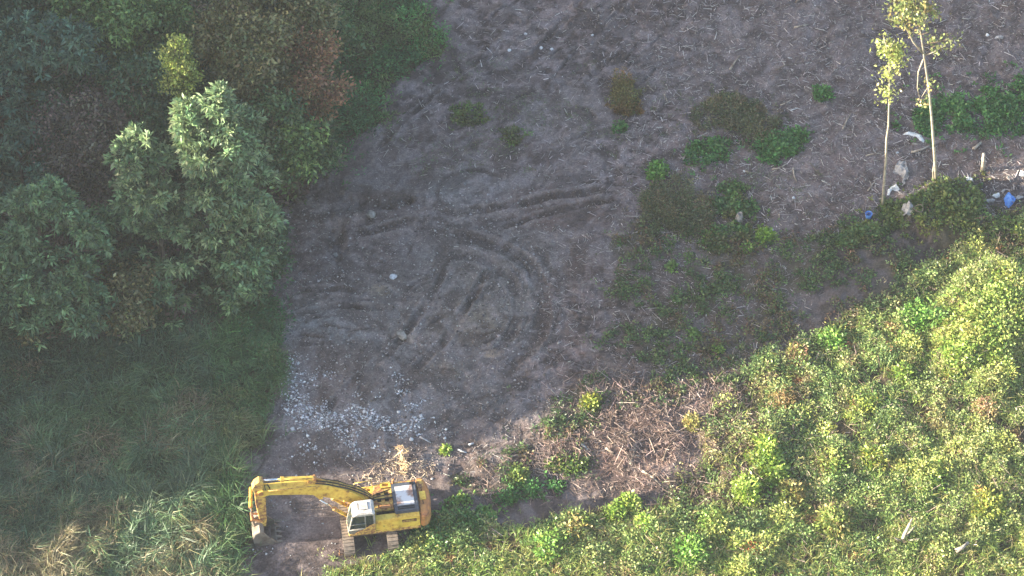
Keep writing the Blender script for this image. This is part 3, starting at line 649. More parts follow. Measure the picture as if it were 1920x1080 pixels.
ci = np.where(tone + dryb > .70, 4, np.where(tone + dryb > .62, 3, np.where(tone > .50, 1, np.where(tone > .42, 0, 2))))
yl = sstep(1650, 1850, px) * (py > 480)
gc = colmix([(112, 138, 78), (140, 158, 92), (94, 122, 70), (154, 154, 100), (138, 122, 94)], ci, n, rs); gc = gc * (1 - .45 * yl[:, None]) + lin((168, 174, 106)) * .5 * yl[:, None]
hot = (ca_ > .94) & (cd_ < .45); gc[hot] = lin((176, 184, 96)) * 1.15; org = (ca_ < .05) & (cd_ < .4); gc[org] = lin((176, 130, 92)) * 1.2; gc = gc * (.86 + .35 * cb_[:, None]); gc = gc * .84 + lin((158, 156, 122)) * .2
V, F, c = herb(x, y, rs, hh, jit(gc, n, rs, .16, .05), 9, .18, .09, .6)
px, py, x, y = scat(POLY_LIT, 14, 106, bbox=(560, 2050, 300, 1180)); m = (py > 1020 - 60 * rs.rand(len(py))) | (rs.rand(len(py)) < .25); x = x[m]; y = y[m]; n = len(x)
k = 5; rep = lambda a: np.repeat(a, k, 0); a = rs.rand(n * k) * 6.283; d = unit(np.stack([np.cos(a) * .5, np.sin(a) * .5, np.ones(n * k)], 1))
p2 = blades(np.stack([rep(x), rep(y), rep(gz(x, y))], 1) + rs.normal(size=(n * k, 3)) * np.array([.06, .06, 0]), d, rs.uniform(.35, .95, n * k), rs.uniform(.02, .045, n * k),
            jit(rep(colmix([(116, 140, 66), (140, 138, 80)], rs.randint(0, 2, n), n, rs)), n * k, rs), rs, .7)
V, F, c = merge([(V, F, c), p2])
setp(meshobj('scrub', V, F, LEAF, None, c), 'sunlit yellow green scrub filling the lower right of the photo', 'scrub', kind='stuff')

# thin weeds over the shaded middle ground
px, py, x, y = scat(POLY_SPARSE, 46, 107, amp=45); rs = RS(5)
g2 = fbm(x, y, 1.9, 4, 55); cd_, ca_, cb_ = cells(x, y, .8, 250); m = (g2 > .36 + .16 * rs.rand(len(x))) & (cd_ < .15 + .5 * ca_); px, py, x, y = px[m], py[m], x[m], y[m]; n = len(x)
ci = rs.randint(0, 3, n) + np.where(fbm(x, y, 2.6, 3, 243) > .55, 2, 0)
V, F, c = herb(x, y, rs, .08 + .35 * rs.rand(n), jit(colmix([(82, 106, 62), (68, 88, 56), (92, 108, 66), (98, 92, 66), (108, 88, 70)], ci, n, rs), n, rs, .25), 7, .20, .10, .5)
px, py, x, y = scat([(860, 100), (1300, 150), (1500, 250), (1600, 420), (1150, 470), (1100, 330), (700, 330), (690, 250), (830, 190)], 12, 108)
m = fbm(x, y, 2.4, 4, 245) > .55; x = x[m]; y = y[m]; n = len(x)
p2 = herb(x, y, rs, .05 + .22 * rs.rand(n), jit(colmix([(86, 102, 70), (92, 94, 66)], rs.randint(0, 2, n), n, rs), n, rs), 7, .11, .05, .4)
V, F, c = merge([(V, F, c), p2])
setp(meshobj('sparse_weeds', V, F, LEAF, None, c), 'thin low weeds over the shaded middle ground', 'weeds', kind='stuff')

# ---- ground cover patches and bushes that read as one thing each
def patch(name, label, blobs, kindcols, hgt, dens, seed, leaf=.24, lw=.14, per=7, cat='shrub', group=None, up=.6):
    rs = RS(seed); xs = []; ys = []; hs = []; g = G(blobs[0][0], blobs[0][1])
    for bx, by, rx, ry, hh in blobs:
        nn = int(math.pi * rx * ry / 850. * dens * 1.5); a = rs.rand(nn) * 6.283; r = np.sqrt(rs.rand(nn)) * 1.15; k_ = rs.rand(nn) < .16; r = np.where(k_, r * 1.55, r)
        px = bx + np.cos(a) * r * rx; py = by + np.sin(a) * r * ry
        m = (blob(px, py, bx, by, rx, ry, seed, .5, .9) > rs.rand(nn) * .9) | (k_ & (rs.rand(nn) < .35)); px = px[m]; py = py[m]; r = r[m]
        rg_ = (fbm(px, py, 22, 3, seed + 3) > .36 + .16 * rs.rand(len(px))) if max(rx, ry) > 22 else np.ones(len(px), bool); px, py, r = px[rg_], py[rg_], r[rg_]; x, y = P(px, py); xs.append(x); ys.append(y); hs.append(hh * (1.1 - .7 * r * r).clip(.12) * rs.uniform(.45, 1.15, len(x)) * (.45 + 1.1 * fbm(x, y, .8, 3, seed + 9)))
    x = np.concatenate(xs); y = np.concatenate(ys); h = np.concatenate(hs); n = len(x)
    t = fbm(x, y, 1.0, 3, seed); ci = np.clip((t - .3) / .4 * len(kindcols), 0, len(kindcols) - 1)
    V, F, c = herb(x, y, rs, h, jit(colmix(kindcols, ci, n, rs) * 1.1, n, rs, .26), per, leaf, lw, up)
    V = V - np.array(g); o = meshobj(name, V, F, LEAF, None, c); o.location = g
    return setp(o, label, cat, group)
GRN = [(66, 104, 60), (80, 120, 66), (72, 110, 60)]; OLV = [(86, 92, 66), (98, 94, 70), (80, 92, 62), (108, 98, 74)]; YG = [(112, 128, 64), (96, 118, 62), (122, 132, 70)]
LIME = [(138, 156, 72), (122, 144, 66)]; MIX = [(84, 104, 62), (96, 110, 62), (84, 92, 58)]
patch('nettle_patch', 'large dense green patch of nettles behind the taller slim tree', [(1830, 215, 100, 48, .5), (1730, 232, 50, 22, .4), (1890, 190, 50, 40, .5)], GRN, .5, 90, 301, cat='nettles')
patch('bramble_mound', 'yellow green leafy mound at the foot of the taller slim tree', [(1775, 395, 70, 48, .7), (1690, 405, 45, 25, .4)], [(84, 100, 56), (98, 112, 62), (108, 116, 60)], .6, 90, 302, cat='bush')
patch('bush', 'dull olive bush in the middle of the bare ground, upper of two', [(1365, 215, 62, 34, .9), (1415, 240, 42, 32, .9)], OLV, .8, 95, 303, leaf=.2, lw=.07, per=11, cat='bush')
patch('nettle_patch', 'bright green leafy patch right below the upper olive bush', [(1455, 270, 40, 26, .5), (1495, 257, 20, 14, .4), (1440, 298, 24, 12, .3)], GRN, .5, 95, 304, cat='nettles')
patch('nettle_patch', 'scattered green leaves left of the upper olive bush', [(1325, 290, 38, 26, .3), (1350, 272, 22, 14, .3)], GRN, .3, 60, 305, cat='nettles')
patch('bush', 'brown green bush in the middle of the bare ground, lower of two', [(1270, 380, 62, 52, .9), (1300, 410, 50, 36, .7), (1225, 395, 30, 40, .6)], OLV, .8, 90, 306, leaf=.2, lw=.07, per=11, cat='bush')
patch('nettle_patch', 'green weedy patch right of the lower brown green bush', [(1370, 400, 46, 44, .4), (1360, 445, 50, 26, .35), (1375, 360, 36, 18, .3)], [(70, 100, 56), (84, 110, 60), (86, 90, 56)], .4, 75, 307, cat='nettles')
patch('conical_shrub', 'upright brown and green shrub standing alone on the bare ground', [(1170, 185, 22, 26, 1.0), (1168, 160, 14, 18, 1.5), (1180, 200, 26, 14, .6)], [(104, 96, 58), (92, 96, 58), (116, 92, 58)], 1, 110, 308, leaf=.2, lw=.07, per=12, cat='shrub')
patch('weed_clump', 'small green clump below the lone upright shrub', [(1163, 236, 12, 8, .3)], GRN, .3, 90, 309, cat='weeds')
patch('weed_clump', 'small bright green clump high on the bare slope left of the slim trees', [(1542, 177, 15, 12, .3)], GRN, .3, 90, 310, cat='weeds')
patch('weed_clump', 'round bright green clump beside the upper left of the brown green bush', [(1233, 322, 16, 15, .6)], [(86, 122, 60), (96, 130, 62)], .6, 110, 311, cat='weeds')
patch('weed_clump', 'round lime clump on the soil right of the green weedy patch', [(1435, 446, 13, 13, .6)], [(112, 140, 60), (120, 146, 62)], .6, 120, 312, cat='weeds')
patch('weed_clump', 'small lime clump just left of the round lime clump', [(1402, 470, 9, 7, .4)], [(104, 134, 60)], .4, 100, 313, cat='weeds')
patch('weed_clump', 'faint green clump near a rut above the dark mottled soil', [(960, 255, 20, 16, .3), (875, 215, 36, 20, .15)], MIX, .3, 45, 314, cat='weeds')
patch('seedling', 'lone lime green seedling in the dark weeds above the brush heap', [(1301, 625, 7, 7, .4)], [(104, 128, 64), (92, 118, 60)], .4, 120, 315, cat='plant', group='lone lime green seedlings')
patch('seedling', 'lone lime green seedling in the middle of the shaded weeds', [(1260, 500, 7, 7, .35)], [(104, 128, 64), (92, 118, 60)], .4, 120, 316, cat='plant', group='lone lime green seedlings')
patch('seedling', 'faint lime seedling near the edge of the sunlit scrub', [(1345, 655, 7, 6, .35)], [(108, 130, 60)], .4, 140, 317, cat='plant', group='lone lime green seedlings')
patch('seedling', 'yellow green upright plant at the left edge of the brush heap', [(1107, 758, 12, 12, .7)], [(132, 138, 62), (120, 124, 60)], .6, 130, 318, cat='plant')
patch('seedling', 'bright lime plant, left of a pair right of the excavator shadow', [(1152, 962, 13, 12, .7)], LIME, .6, 150, 319, cat='plant')
patch('seedling', 'bright lime plant, right of a pair right of the excavator shadow', [(1181, 944, 12, 11, .8)], LIME, .6, 150, 320, cat='plant')
patch('seedling', 'pale lime plant below the pair of bright lime plants', [(1211, 986, 12, 12, .7)], [(150, 172, 76), (138, 162, 70)], .6, 140, 321, cat='plant')
patch('bush', 'tall bright yellow green bush in the sunlit scrub right of the brush heap', [(1428, 850, 24, 24, 1.2), (1445, 880, 30, 30, .9)], LIME, 1, 100, 322)
patch('bush', 'upright bright lime bush near the bottom centre of the sunlit scrub', [(1398, 925, 18, 20, 1.3)], LIME, 1, 120, 323)
patch('bush', 'leafy green bush beside the shadow-darkened soil behind the excavator', [(868, 975, 52, 36, .8), (820, 1010, 40, 30, .7)], [(70, 106, 56), (84, 118, 60), (104, 130, 64)], .8, 80, 324)
patch('bush', 'tawny dead bush on the upper edge of the sunlit scrub', [(1496, 668, 14, 18, 1.0)], [(150, 112, 88), (130, 104, 80)], 1, 130, 325, leaf=.2, lw=.07, per=11)
patch('bush', 'tan dry bush above the bright yellow green bush', [(1468, 752, 20, 20, .9)], [(150, 124, 88), (138, 118, 80)], .9, 110, 326, leaf=.2, lw=.07, per=11)
patch('bush', 'pale yellow dry bush on the right end of the brush heap', [(1297, 792, 12, 13, .8)], [(150, 142, 86), (132, 128, 74)], .8, 120, 327, leaf=.2, lw=.07, per=11)
patch('bush', 'rusty red brown dead bush near the bottom edge', [(1405, 1032, 34, 12, .5)], [(168, 96, 66), (150, 92, 66)], .5, 90, 328, leaf=.14, lw=.05, per=12)
patch('bush', 'big domed yellow green bush against the right edge', [(1850, 620, 85, 85, 1.1), (1800, 660, 50, 60, .9), (1890, 560, 50, 50, .9)], [(140, 156, 82), (128, 148, 74), (152, 158, 90)], 1, 60, 329)
patch('bush', 'round green bush left of the big domed bush', [(1728, 612, 42, 42, 1.3)], [(112, 144, 70), (98, 132, 66)], 1, 85, 330)
patch('bush', 'small yellow bush below the round green bush', [(1690, 707, 12, 12, .9)], LIME, .9, 130, 331)
patch('bush', 'pinkish dry bush low on the big domed bush', [(1845, 776, 20, 20, .8)], [(168, 138, 108), (150, 132, 96)], .8, 100, 332, leaf=.2, lw=.07, per=11)
patch('bush', 'green bush on the shaded lip under the blue bag', [(1880, 430, 50, 22, .6)], YG, .6, 90, 333)
patch('weed_clump', 'green clump under the mound left of the grey crumpled sack', [(1630, 440, 40, 18, .4), (1590, 455, 24, 14, .3)], MIX, .4, 90, 334, cat='weeds')
patch('weed_clump', 'sunlit green clumps at the tail of the excavator shadow', [(1065, 872, 36, 14, .35), (972, 890, 14, 12, .6)], YG, .4, 80, 335, cat='weeds')
patch('weed_clump', 'shaded green clump in the excavator shadow', [(1010, 915, 50, 16, .3), (950, 935, 30, 12, .3)], GRN, .3, 60, 336, cat='weeds')
patch('weed_clump', 'single green tuft on the brown soil above the excavator tail', [(836, 845, 6, 6, .3)], LIME, .3, 140, 337, cat='weeds')
for i, (a_, b_2, r_, l_) in enumerate([(1560, 640, 20, 'tall spiky bush where the scrub meets the shaded weeds'), (1330, 985, 24, 'feathery bush below the dead branches of the brush heap'), (1640, 860, 22, 'tall yellowish bush in the middle of the sunlit scrub'),
                              (1560, 985, 24, 'bushy plant left of the broken grey stump'), (1290, 1040, 26, 'broad leafy bush at the bottom edge, left of the rusty dead bush'), (1760, 900, 26, 'ragged bush right of the middle of the sunlit scrub'), (1620, 760, 22, 'mid green bush below the round green bush'),
                              (1080, 1000, 26, 'leafy bush at the left end of the sunlit scrub'), (1030, 1035, 24, 'fresh green bush on the bottom edge right of the excavator'), (1560, 870, 22, 'green bush right of the tall bright yellow green bush'), (1850, 960, 30, 'pale bush near the bottom right corner'), (1480, 930, 22, 'ochre tipped bush right of the upright lime bush')]):
    patch('bush', l_, [(a_, b_2, r_, r_ * 1.05, .9 + .12 * (i % 5))], [[(104, 138, 66), (120, 150, 70)], [(134, 142, 76), (112, 138, 68)], [(150, 150, 74), (132, 144, 70)], [(142, 130, 80), (120, 132, 70)]][i % 4], 1, 85, 340 + i)

# ------------------------------------------------------------------ debris: chips, twigs, rubble
def debris(name, label, poly, dens, seed, lr, rr, cols, lift=.0, tilt=.15, nfn=None, amp=22, bbox=None, cat='debris'):
    px, py, x, y = scat(poly, dens, seed, amp=amp, bbox=bbox); rs = RS(seed)
    if nfn is not None: m = nfn(px, py, x, y, rs); x = x[m]; y = y[m]
    n = len(x); a = rs.rand(n) * 6.283; L = lr[0] + (lr[1] - lr[0]) * rs.rand(n) ** 3; r = rr[0] + (rr[1] - rr[0]) * rs.rand(n) ** 2
    d = unit(np.stack([np.cos(a), np.sin(a), rs.normal(size=n) * tilt], 1))
    b = np.stack([x, y, gz(x, y) + r * .4 + rs.rand(n) * lift], 1) - d * L[:, None] * .5
    return sticks(b, d, L, r, jit(colmix(cols, rs.randint(0, len(cols), n), n, rs), n, rs, .2, .03), rs)
CH = [(128, 120, 118), (150, 142, 140), (84, 75, 72), (108, 99, 96), (180, 172, 168), (96, 86, 83)]
SLOPE = [(860, -60), (2000, -60), (2000, 400), (1600, 440), (1300, 470), (1120, 420), (1000, 330), (700, 330), (700, 240), (860, 110)]
v1 = debris('', '', SLOPE, 58, 401, (.08, .8), (.010, .032), CH, nfn=lambda px, py, x, y, rs: rs.rand(len(px)) < .3 + .7 * sstep(1050, 1350, px))
MIDP = [(1020, 420), (1300, 440), (1550, 440), (1500, 650), (1350, 740), (1150, 780), (1080, 900), (820, 900), (900, 830), (1000, 760), (1040, 640)]
v2 = debris('', '', MIDP, 40, 402, (.1, .8), (.008, .025), CH)
v3 = debris('', '', [(500, 420), (560, 350), (1000, 330), (1040, 600), (1000, 760), (820, 880), (540, 880), (520, 700)], 22, 403, (.04, .3), (.008, .022), CH)
V, F, c = merge([v1, v2, v3])
setp(meshobj('wood_chips', V, F, TWIG, None, c), 'grey brown wood chips and twigs strewn over the cleared slope', 'wood chips', kind='stuff')
def inbrush(px, py, x, y, rs):
    m = np.zeros(len(px))
    for q in BRUSH: m = np.maximum(m, blob(px, py, *q, 7, .5))
    return rs.rand(len(px)) < m
BC = [(142, 124, 116), (118, 100, 92), (168, 148, 140), (94, 78, 72), (110, 90, 84)]
v1 = debris('', '', [(1000, 680), (1400, 680), (1400, 960), (1000, 960)], 60, 404, (.15, 1.4), (.008, .032), BC, lift=.2, tilt=.3, nfn=inbrush)
v2 = debris('', '', [(860, 900), (960, 850), (1080, 760), (1280, 690), (1500, 660), (1600, 760), (1450, 900), (1320, 940), (1100, 930), (900, 950)], 44, 405, (.12, 1.0), (.008, .024), BC, lift=.1, tilt=.3)
v3 = debris('', '', POLY_LIT, 7, 406, (.2, 1.1), (.008, .02), BC, lift=.5, tilt=.5, bbox=(850, 1960, 380, 1100))
V, F, c = merge([v1, v2, v3])
setp(meshobj('brush_heap', V, F, TWIG, None, c), 'low heap of dead branches and twigs catching the sun right of the clearing', 'brushwood', kind='stuff')
v1 = debris('', '', [(680, 870), (770, 862), (820, 880), (790, 905), (720, 910), (640, 930)], 45, 407, (.15, .7), (.01, .03), [(176, 156, 136), (140, 122, 106), (196, 180, 160)], lift=.15, tilt=.3, amp=18)
v2 = debris('', '', [(744, 845), (758, 845), (764, 892), (750, 896)], 220, 408, (.15, .7), (.01, .03), [(206, 184, 150), (186, 160, 124)], lift=.5, tilt=.6, amp=3)
V, F, c = merge([v1, v2])
setp(meshobj('straw_litter', V, F, TWIG, None, c), 'pale dry stalks lying in the sun just above the excavator', 'dry stalks', kind='stuff')

def rubble(poly, dens, seed, r0, r1, cols, fn=None, amp=20):
    px, py, x, y = scat(poly, dens, seed, amp=amp); rs = RS(seed)
    if fn is not None: m = fn(px, py, x, y, rs); x = x[m]; y = y[m]
    n = len(x); r = r0 + (r1 - r0) * rs.rand(n) ** 3
    base = np.array([[1, 0, 0], [-1, 0, 0], [0, 1, 0], [0, -1, 0], [0, 0, 1], [0, 0, -1.]])
    V = base[None] * r[:, None, None] * rs.uniform(.55, 1.25, (n, 6, 1)) + rs.normal(size=(n, 6, 3)) * r[:, None, None] * .2
    V[:, 4:, 2] *= .7; V += np.stack([x, y, gz(x, y) + r * .25], 1)[:, None]
    tri = np.array([[0, 2, 4], [2, 1, 4], [1, 3, 4], [3, 0, 4], [2, 0, 5], [1, 2, 5], [3, 1, 5], [0, 3, 5]])
    F = (np.arange(n)[:, None, None] * 6 + tri[None]).reshape(-1, 3)
    c = jit(colmix(cols, rs.randint(0, len(cols), n), n, rs), n, rs, .18, .02)
    return V.reshape(-1, 3), F, np.repeat(c, 6, 0)
def rubm(px, py, x, y, rs):
    m = np.zeros(len(px))
    for q, s in [((560, 740, 34, 60), .9), ((600, 790, 60, 34), 1.0), ((680, 790, 70, 30), .8), ((760, 790, 45, 45), 1), ((640, 820, 90, 30), .6), ((570, 850, 40, 24), .5), ((545, 690, 26, 14), .6),
                 ((700, 740, 50, 16), .5), ((620, 705, 24, 10), .4), ((665, 725, 14, 12), .5), ((748, 700, 16, 20), .4), ((760, 815, 50, 20), .7), ((815, 810, 24, 24), .4)]:
        m = np.maximum(m, s * blob(px, py, *q, 9, .7, .7))
    return rs.rand(len(px)) < m * sstep(.38, .62, fbm(x, y, .9, 3, 88))
WC = [(172, 174, 180), (148, 150, 158), (206, 208, 214), (126, 126, 132)]
v1 = rubble([(500, 640), (860, 640), (860, 900), (500, 900)], 210, 501, .02, .10, WC, rubm)
v2 = rubble([(500, 400), (1050, 330), (1050, 760), (800, 900), (500, 900)], 26, 502, .02, .10, [(112, 106, 106), (92, 86, 86), (128, 123, 124), (76, 70, 70), (100, 94, 96), (150, 146, 146)])
v3 = rubble([(470, 930), (640, 940), (640, 1060), (450, 1080)], 14, 503, .02, .08, WC, lambda px, py, x, y, rs: fbm(x, y, 1.0, 3, 98) > .55)
V, F, c = merge([v1, v2, v3])
setp(meshobj('rubble', V, F, TWIG, None, c), 'pale crushed rubble spread in a band above the excavator', 'rubble', kind='stuff')

# ---- separate stones
def stone(name, label, px, py, r, mat, seed, group=None, flat=.6, cat='stone'):
    bm = bmesh.new(); bmesh.ops.create_icosphere(bm, subdivisions=2, radius=r); rr = random.Random(seed)
    ax = [Vector((rr.gauss(0, 1), rr.gauss(0, 1), rr.gauss(0, 1))).normalized() for _ in range(9)]
    for v in bm.verts:
        k = 1.0
        for a_ in ax:
            dd = v.co.dot(a_) / r
            if dd > .62: k = min(k, .62 / dd + .04)
        v.co *= k; v.co.z *= flat; v.co.x *= 1.15
    me = bpy.data.meshes.new(name); bm.to_mesh(me); bm.free(); me.materials.append(mat)
    o = bpy.data.objects.new(name, me); C.objects.link(o); g = G(px, py); o.location = g + Vector((0, 0, r * flat * .35)); o.rotation_euler.z = rr.random() * 6
    return setp(o, label, cat, group)
stone('boulder', 'rounded tan boulder half sunk in the middle of the clearing', 753, 631, .36, ROCK, 1)
stone('stone', 'angular grey rock on the lip of the dug scarp', 697, 404, .34, ROCK, 2)
stone('stone', 'flat round grey stone left of the centre of the clearing', 737, 520, .26, CHALK, 3, flat=.3)
stone('stone', 'grey rock at the end of the scarp shadow', 628, 478, .2, ROCK, 4)
for i, (a_, b_2, r_, l_) in enumerate([(549, 804, .15, 'pale round stone beside the grass at the left end of the rubble'), (683, 772, .14, 'oval white stone on the rubble below its bare brown patch'), (694, 785, .13, 'bright white stone in the middle of the rubble band'),
                                       (771, 824, .14, 'white stone at the lower right of the rubble near the pale stick'), (747, 772, .12, 'white stone on the right heap of rubble'), (789, 780, .14, 'white stone right of the rubble heap'), (701, 840, .10, 'small white stone on the bare soil above the boom'),
                                       (834, 822, .11, 'small white stone at the far right of the rubble'), (1015, 92, .13, 'bright white stone high on the dark soil, right of another'), (1035, 92, .13, 'bright white stone at the top beside a pale rut'), (955, 95, .14, 'bright white stone alone on the dark soil near the top'),
                                       (986, 64, .12, 'white stone uppermost on the dark soil near the top'), (1111, 66, .11, 'pale stone at the head of a curved rut'), (1515, 258, .10, 'white stone at the tip of the bright green leafy patch'), (1447, 432, .14, 'white lump touching the round lime clump'),
                                       (1395, 321, .1, 'white stone at the end of a short stick'), (1488, 371, .12, 'small white scrap on bare chips below the forked stick'), (1682, 287, .1, 'small white lump between the two slim trees'), (1630, 418, .1, 'small white scrap under the blue tub'), (1851, 66, .13, 'white lump high on the slope near the right edge')]):
    stone('stone', l_, a_, b_2, r_, CHALK if i != 19 else WHITEP, 20 + i, 'separate pale stones')

# ---- logs and sticks
def log(name, label, pts, r, mat, group=None, side=None, cat='branch', lift=0):
    g = [G(*p) for p in pts]; o0 = g[0]; n = len(g)
    P3 = [q - o0 + Vector((0, 0, r * .8 + lift)) for q in g]; b = MB().tube(P3, [r * (1 - .45 * i / (n - 1)) for i in range(n)], 7)
    for sx in (side or []):
        s = P3[min(n - 1, sx[0])]; e = G(*sx[1]) - o0 + Vector((0, 0, r)); b.tube([s, (s + e) / 2 + Vector((0, 0, .06)), e], [r * .6, r * .5, r * .25], 5)
    o = b.build(name, mat, None, smooth=True); o.location = o0; return setp(o, label, cat, group)
GL = 'loose branches on the bare ground'
for l_, pts, r_, mt_, sd_ in [
    ('straight grey log near the top, pointing up and right', [(1369, 131), (1378, 117), (1387, 105)], .07, DEADWOOD, None),
    ('pale short log lying level near the top edge', [(1489, 52), (1502, 50), (1515, 47)], .07, DEADWOOD, None),
    ('thick weathered log touching the top edge', [(1493, 6), (1503, -5)], .09, DARKWOOD, None),
    ('curved pale branch below the bright green leafy patch', [(1447, 318), (1458, 317), (1468, 312), (1474, 308)], .06, DEADWOOD, None),
    ('pale upright branch right of the curved branch', [(1487, 317), (1489, 330), (1494, 342)], .07, DEADWOOD, None),
    ('short level stick beside a white stone left of the curved branch', [(1397, 322), (1410, 325), (1420, 325)], .05, DEADWOOD, None),
    ('pale slanting stick with a white end left of the slim tree', [(1580, 242), (1587, 228), (1595, 214)], .06, DEADWOOD, None),
    ('pale stick left of the scattered green leaves', [(1281, 300), (1287, 288)], .06, DEADWOOD, None),
    ('thin stick above the bright green leafy patch', [(1463, 198), (1475, 193), (1486, 187)], .04, DEADWOOD, None),
    ('short white stick right of the upper olive bush', [(1482, 208), (1496, 203)], .045, CHALK, None),
    ('long thin crooked branch across the upper slope', [(1455, 132), (1470, 124), (1490, 120), (1508, 119)], .04, DARKWOOD, [(2, (1498, 108))]),
    ('forked dark stick on the bare chips', [(1520, 308), (1530, 320), (1536, 328)], .045, DARKWOOD, None),
    ('pale log lying between the two slim trees', [(1709, 287), (1724, 283), (1744, 275)], .09, DEADWOOD, None),
    ('thin level stick left of the slim tree', [(1624, 292), (1640, 289), (1655, 288)], .045, DEADWOOD, None),
    ('grey log at the lower edge of the nettle patch', [(1825, 281), (1831, 276), (1839, 269)], .12, DEADWOOD, None),
    ('crossing sticks left of the slim tree foot', [(1627, 358), (1634, 349), (1639, 342)], .05, DEADWOOD, [(1, (1630, 340))]),
    ('bright white straight stick at the right end of the rubble', [(787, 820), (797, 825), (808, 831)], .05, CHALK, None),
    ('short white stick on the brown soil above the excavator tail', [(858, 844), (866, 847), (875, 850)], .06, CHALK, None),
    ('stubby white stick above another on the brown soil', [(879, 835), (888, 832)], .07, CHALK, None),
    ('pale plank end at the left side of the brush heap', [(1091, 834), (1102, 844)], .09, CHALK, None),
    ('pale log in the middle of the brush heap', [(1136, 842), (1146, 849), (1153, 855)], .09, DEADWOOD, None),
    ('thin straight pale pole right of the brush heap', [(1328, 847), (1350, 846), (1373, 845)], .045, DEADWOOD, None),
    ('long bough on the right side of the brush heap', [(1182, 872), (1186, 858), (1190, 845), (1192, 828)], .08, DEADWOOD, [(1, (1200, 856)), (2, (1180, 846))]),
    ('dark bough on the right side of the brush heap', [(1243, 865), (1250, 845), (1262, 828)], .08, DARKWOOD, [(1, (1262, 846))]),
    ('pale branch across the foot of the brush heap', [(1205, 885), (1222, 895), (1240, 912)], .08, DEADWOOD, [(1, (1236, 888))]),
    ('thin branch lying across the excavator shadow', [(962, 923), (975, 928), (985, 930)], .05, DEADWOOD, None),
    ('weathered trunk piece in the shaded weeds', [(1488, 438), (1496, 455), (1501, 468)], .08, DARKWOOD, None),
    ('pale branch on the upper soil above the upright shrub', [(1214, 161), (1226, 172)], .05, DEADWOOD, None),
    ('short pale stick right of the upright shrub', [(1246, 178), (1251, 190)], .06, DEADWOOD, None),
    ('small pale stick right of the lime clumps', [(1461, 402), (1462, 410)], .06, DEADWOOD, None)]:
    log('branch', l_, pts, r_, mt_, GL, sd_)
o0 = G(1843, 320)
b = MB().tube([Vector((0, 0, -.1)), Vector((-.05, .1, .7)), Vector((-.12, .15, 1.4))], [.16, .13, .10], 8); s_ = b.build('dead_stump', DEADWOOD, smooth=True); s_.location = o0
setp(s_, 'upright grey dead stump below the nettle patch at the right', 'stump')
o0 = G(1690, 1018)
t = thing('broken_stump', 'broken grey stump with splayed limbs in the scrub near the bottom edge', 'stump', o0)
MB().tube([(0, 0, -.1), (.12, .1, .7), (.4, .3, 1.9)], [.14, .11, .05], 7).build('trunk', DEADWOOD, t, smooth=True)
for e in [(.9, -.2, .7), (.7, .5, .9), (-.5, -.2, .8)]:
    MB().tube([(.05, 0, .1), (e[0] * .5, e[1] * .5, e[2] * .6), e], [.08, .06, .03], 6).build('limb', DEADWOOD, t, smooth=True)
log('log', 'grey weathered log in the scrub near the bottom right corner', [(1790, 1042), (1802, 1036), (1814, 1026)], .14, DEADWOOD, None, None, 'log', .35)
# hollow grey stump by the green patch
o0 = G(1386, 412)
t = thing('hollow_stump', 'hollow grey stump in the green weeds of the middle ground', 'stump', o0)
b = MB(); n = 14; pts = []
for k_, (rr_, zz_) in enumerate([(.26, 0), (.2, .35), (.17, .55), (.11, .55), (.09, .25)]):
    for j in range(n):
        a_ = 2 * math.pi * j / n; pts.append((rr_ * math.cos(a_) * (1 + .08 * math.sin(3 * a_)), rr_ * math.sin(a_), zz_ + .05 * math.sin(a_ * 2) * (k_ in (2, 3))))
b.add(pts, [(i * n + j, i * n + (j + 1) % n, (i + 1) * n + (j + 1) % n, (i + 1) * n + j) for i in range(4) for j in range(n)] + [tuple(4 * n + j for j in range(n))])
b.build('bark_shell', ROCK, t, smooth=True)

# ------------------------------------------------------------------ litter
def sheet(name, label, px, py, outline, z, mat, seed, cat='plastic sheet', crump=.12, group=None, thick=.012, div=10):
    """crumpled sheet: outline in photo pixels round (px,py); z rises to the middle"""
    g = G(px, py); W = [Vector((*P(a_, b2), 0)) for a_, b2 in outline]
    bm = bmesh.new(); vs = [bm.verts.new((q.x - g.x, q.y - g.y, 0)) for q in W]; bm.faces.new(vs)
    bmesh.ops.triangulate(bm, faces=bm.faces[:])
    for _ in range(3): bmesh.ops.subdivide_edges(bm, edges=[e for e in bm.edges if e.calc_length() > .12], cuts=1, use_grid_fill=False); bmesh.ops.triangulate(bm, faces=bm.faces[:])
    bd = {v for e in bm.edges if e.is_boundary for v in e.verts}
    bc = [v.co.copy() for v in bd]
    for v in bm.verts:
        x_, y_ = v.co.x + g.x, v.co.y + g.y; dm = min((v.co - q).length for q in bc)
        nzv = float(fbm(x_ * 1.0, y_, .35, 3, seed)) - .5; v.co.z = float(gz(x_, y_)) - g.z + .04 + min(1, dm / .25) * z + nzv * crump * 2 + abs(float(fbm(x_, y_, .18, 2, seed + 3)) - .5) * crump
    me = bpy.data.meshes.new(name); bm.to_mesh(me); bm.free(); me.materials.append(mat)
    o = bpy.data.objects.new(name, me); C.objects.link(o); o.location = g
    md = o.modifiers.new('thickness', 'SOLIDIFY'); md.thickness = thick
    return setp(o, label, cat, group)
sheet('plastic_sheet', 'white curved strip of plastic lying between the two slim trees', 1715, 258, [(1692, 254), (1704, 249), (1716, 250), (1726, 255), (1733, 266), (1731, 270), (1723, 267), (1718, 259), (1710, 257), (1700, 255)], .10, WHITEP, 1, crump=.08)
sheet('tarpaulin', 'pale grey draped cloth standing up between the slim trees', 1688, 325, [(1673, 327), (1680, 312), (1687, 305), (1697, 307), (1700, 318), (1704, 336), (1698, 342), (1695, 350), (1690, 350), (1692, 336), (1686, 330)], .22, GREYP, 2, 'cloth', .42)
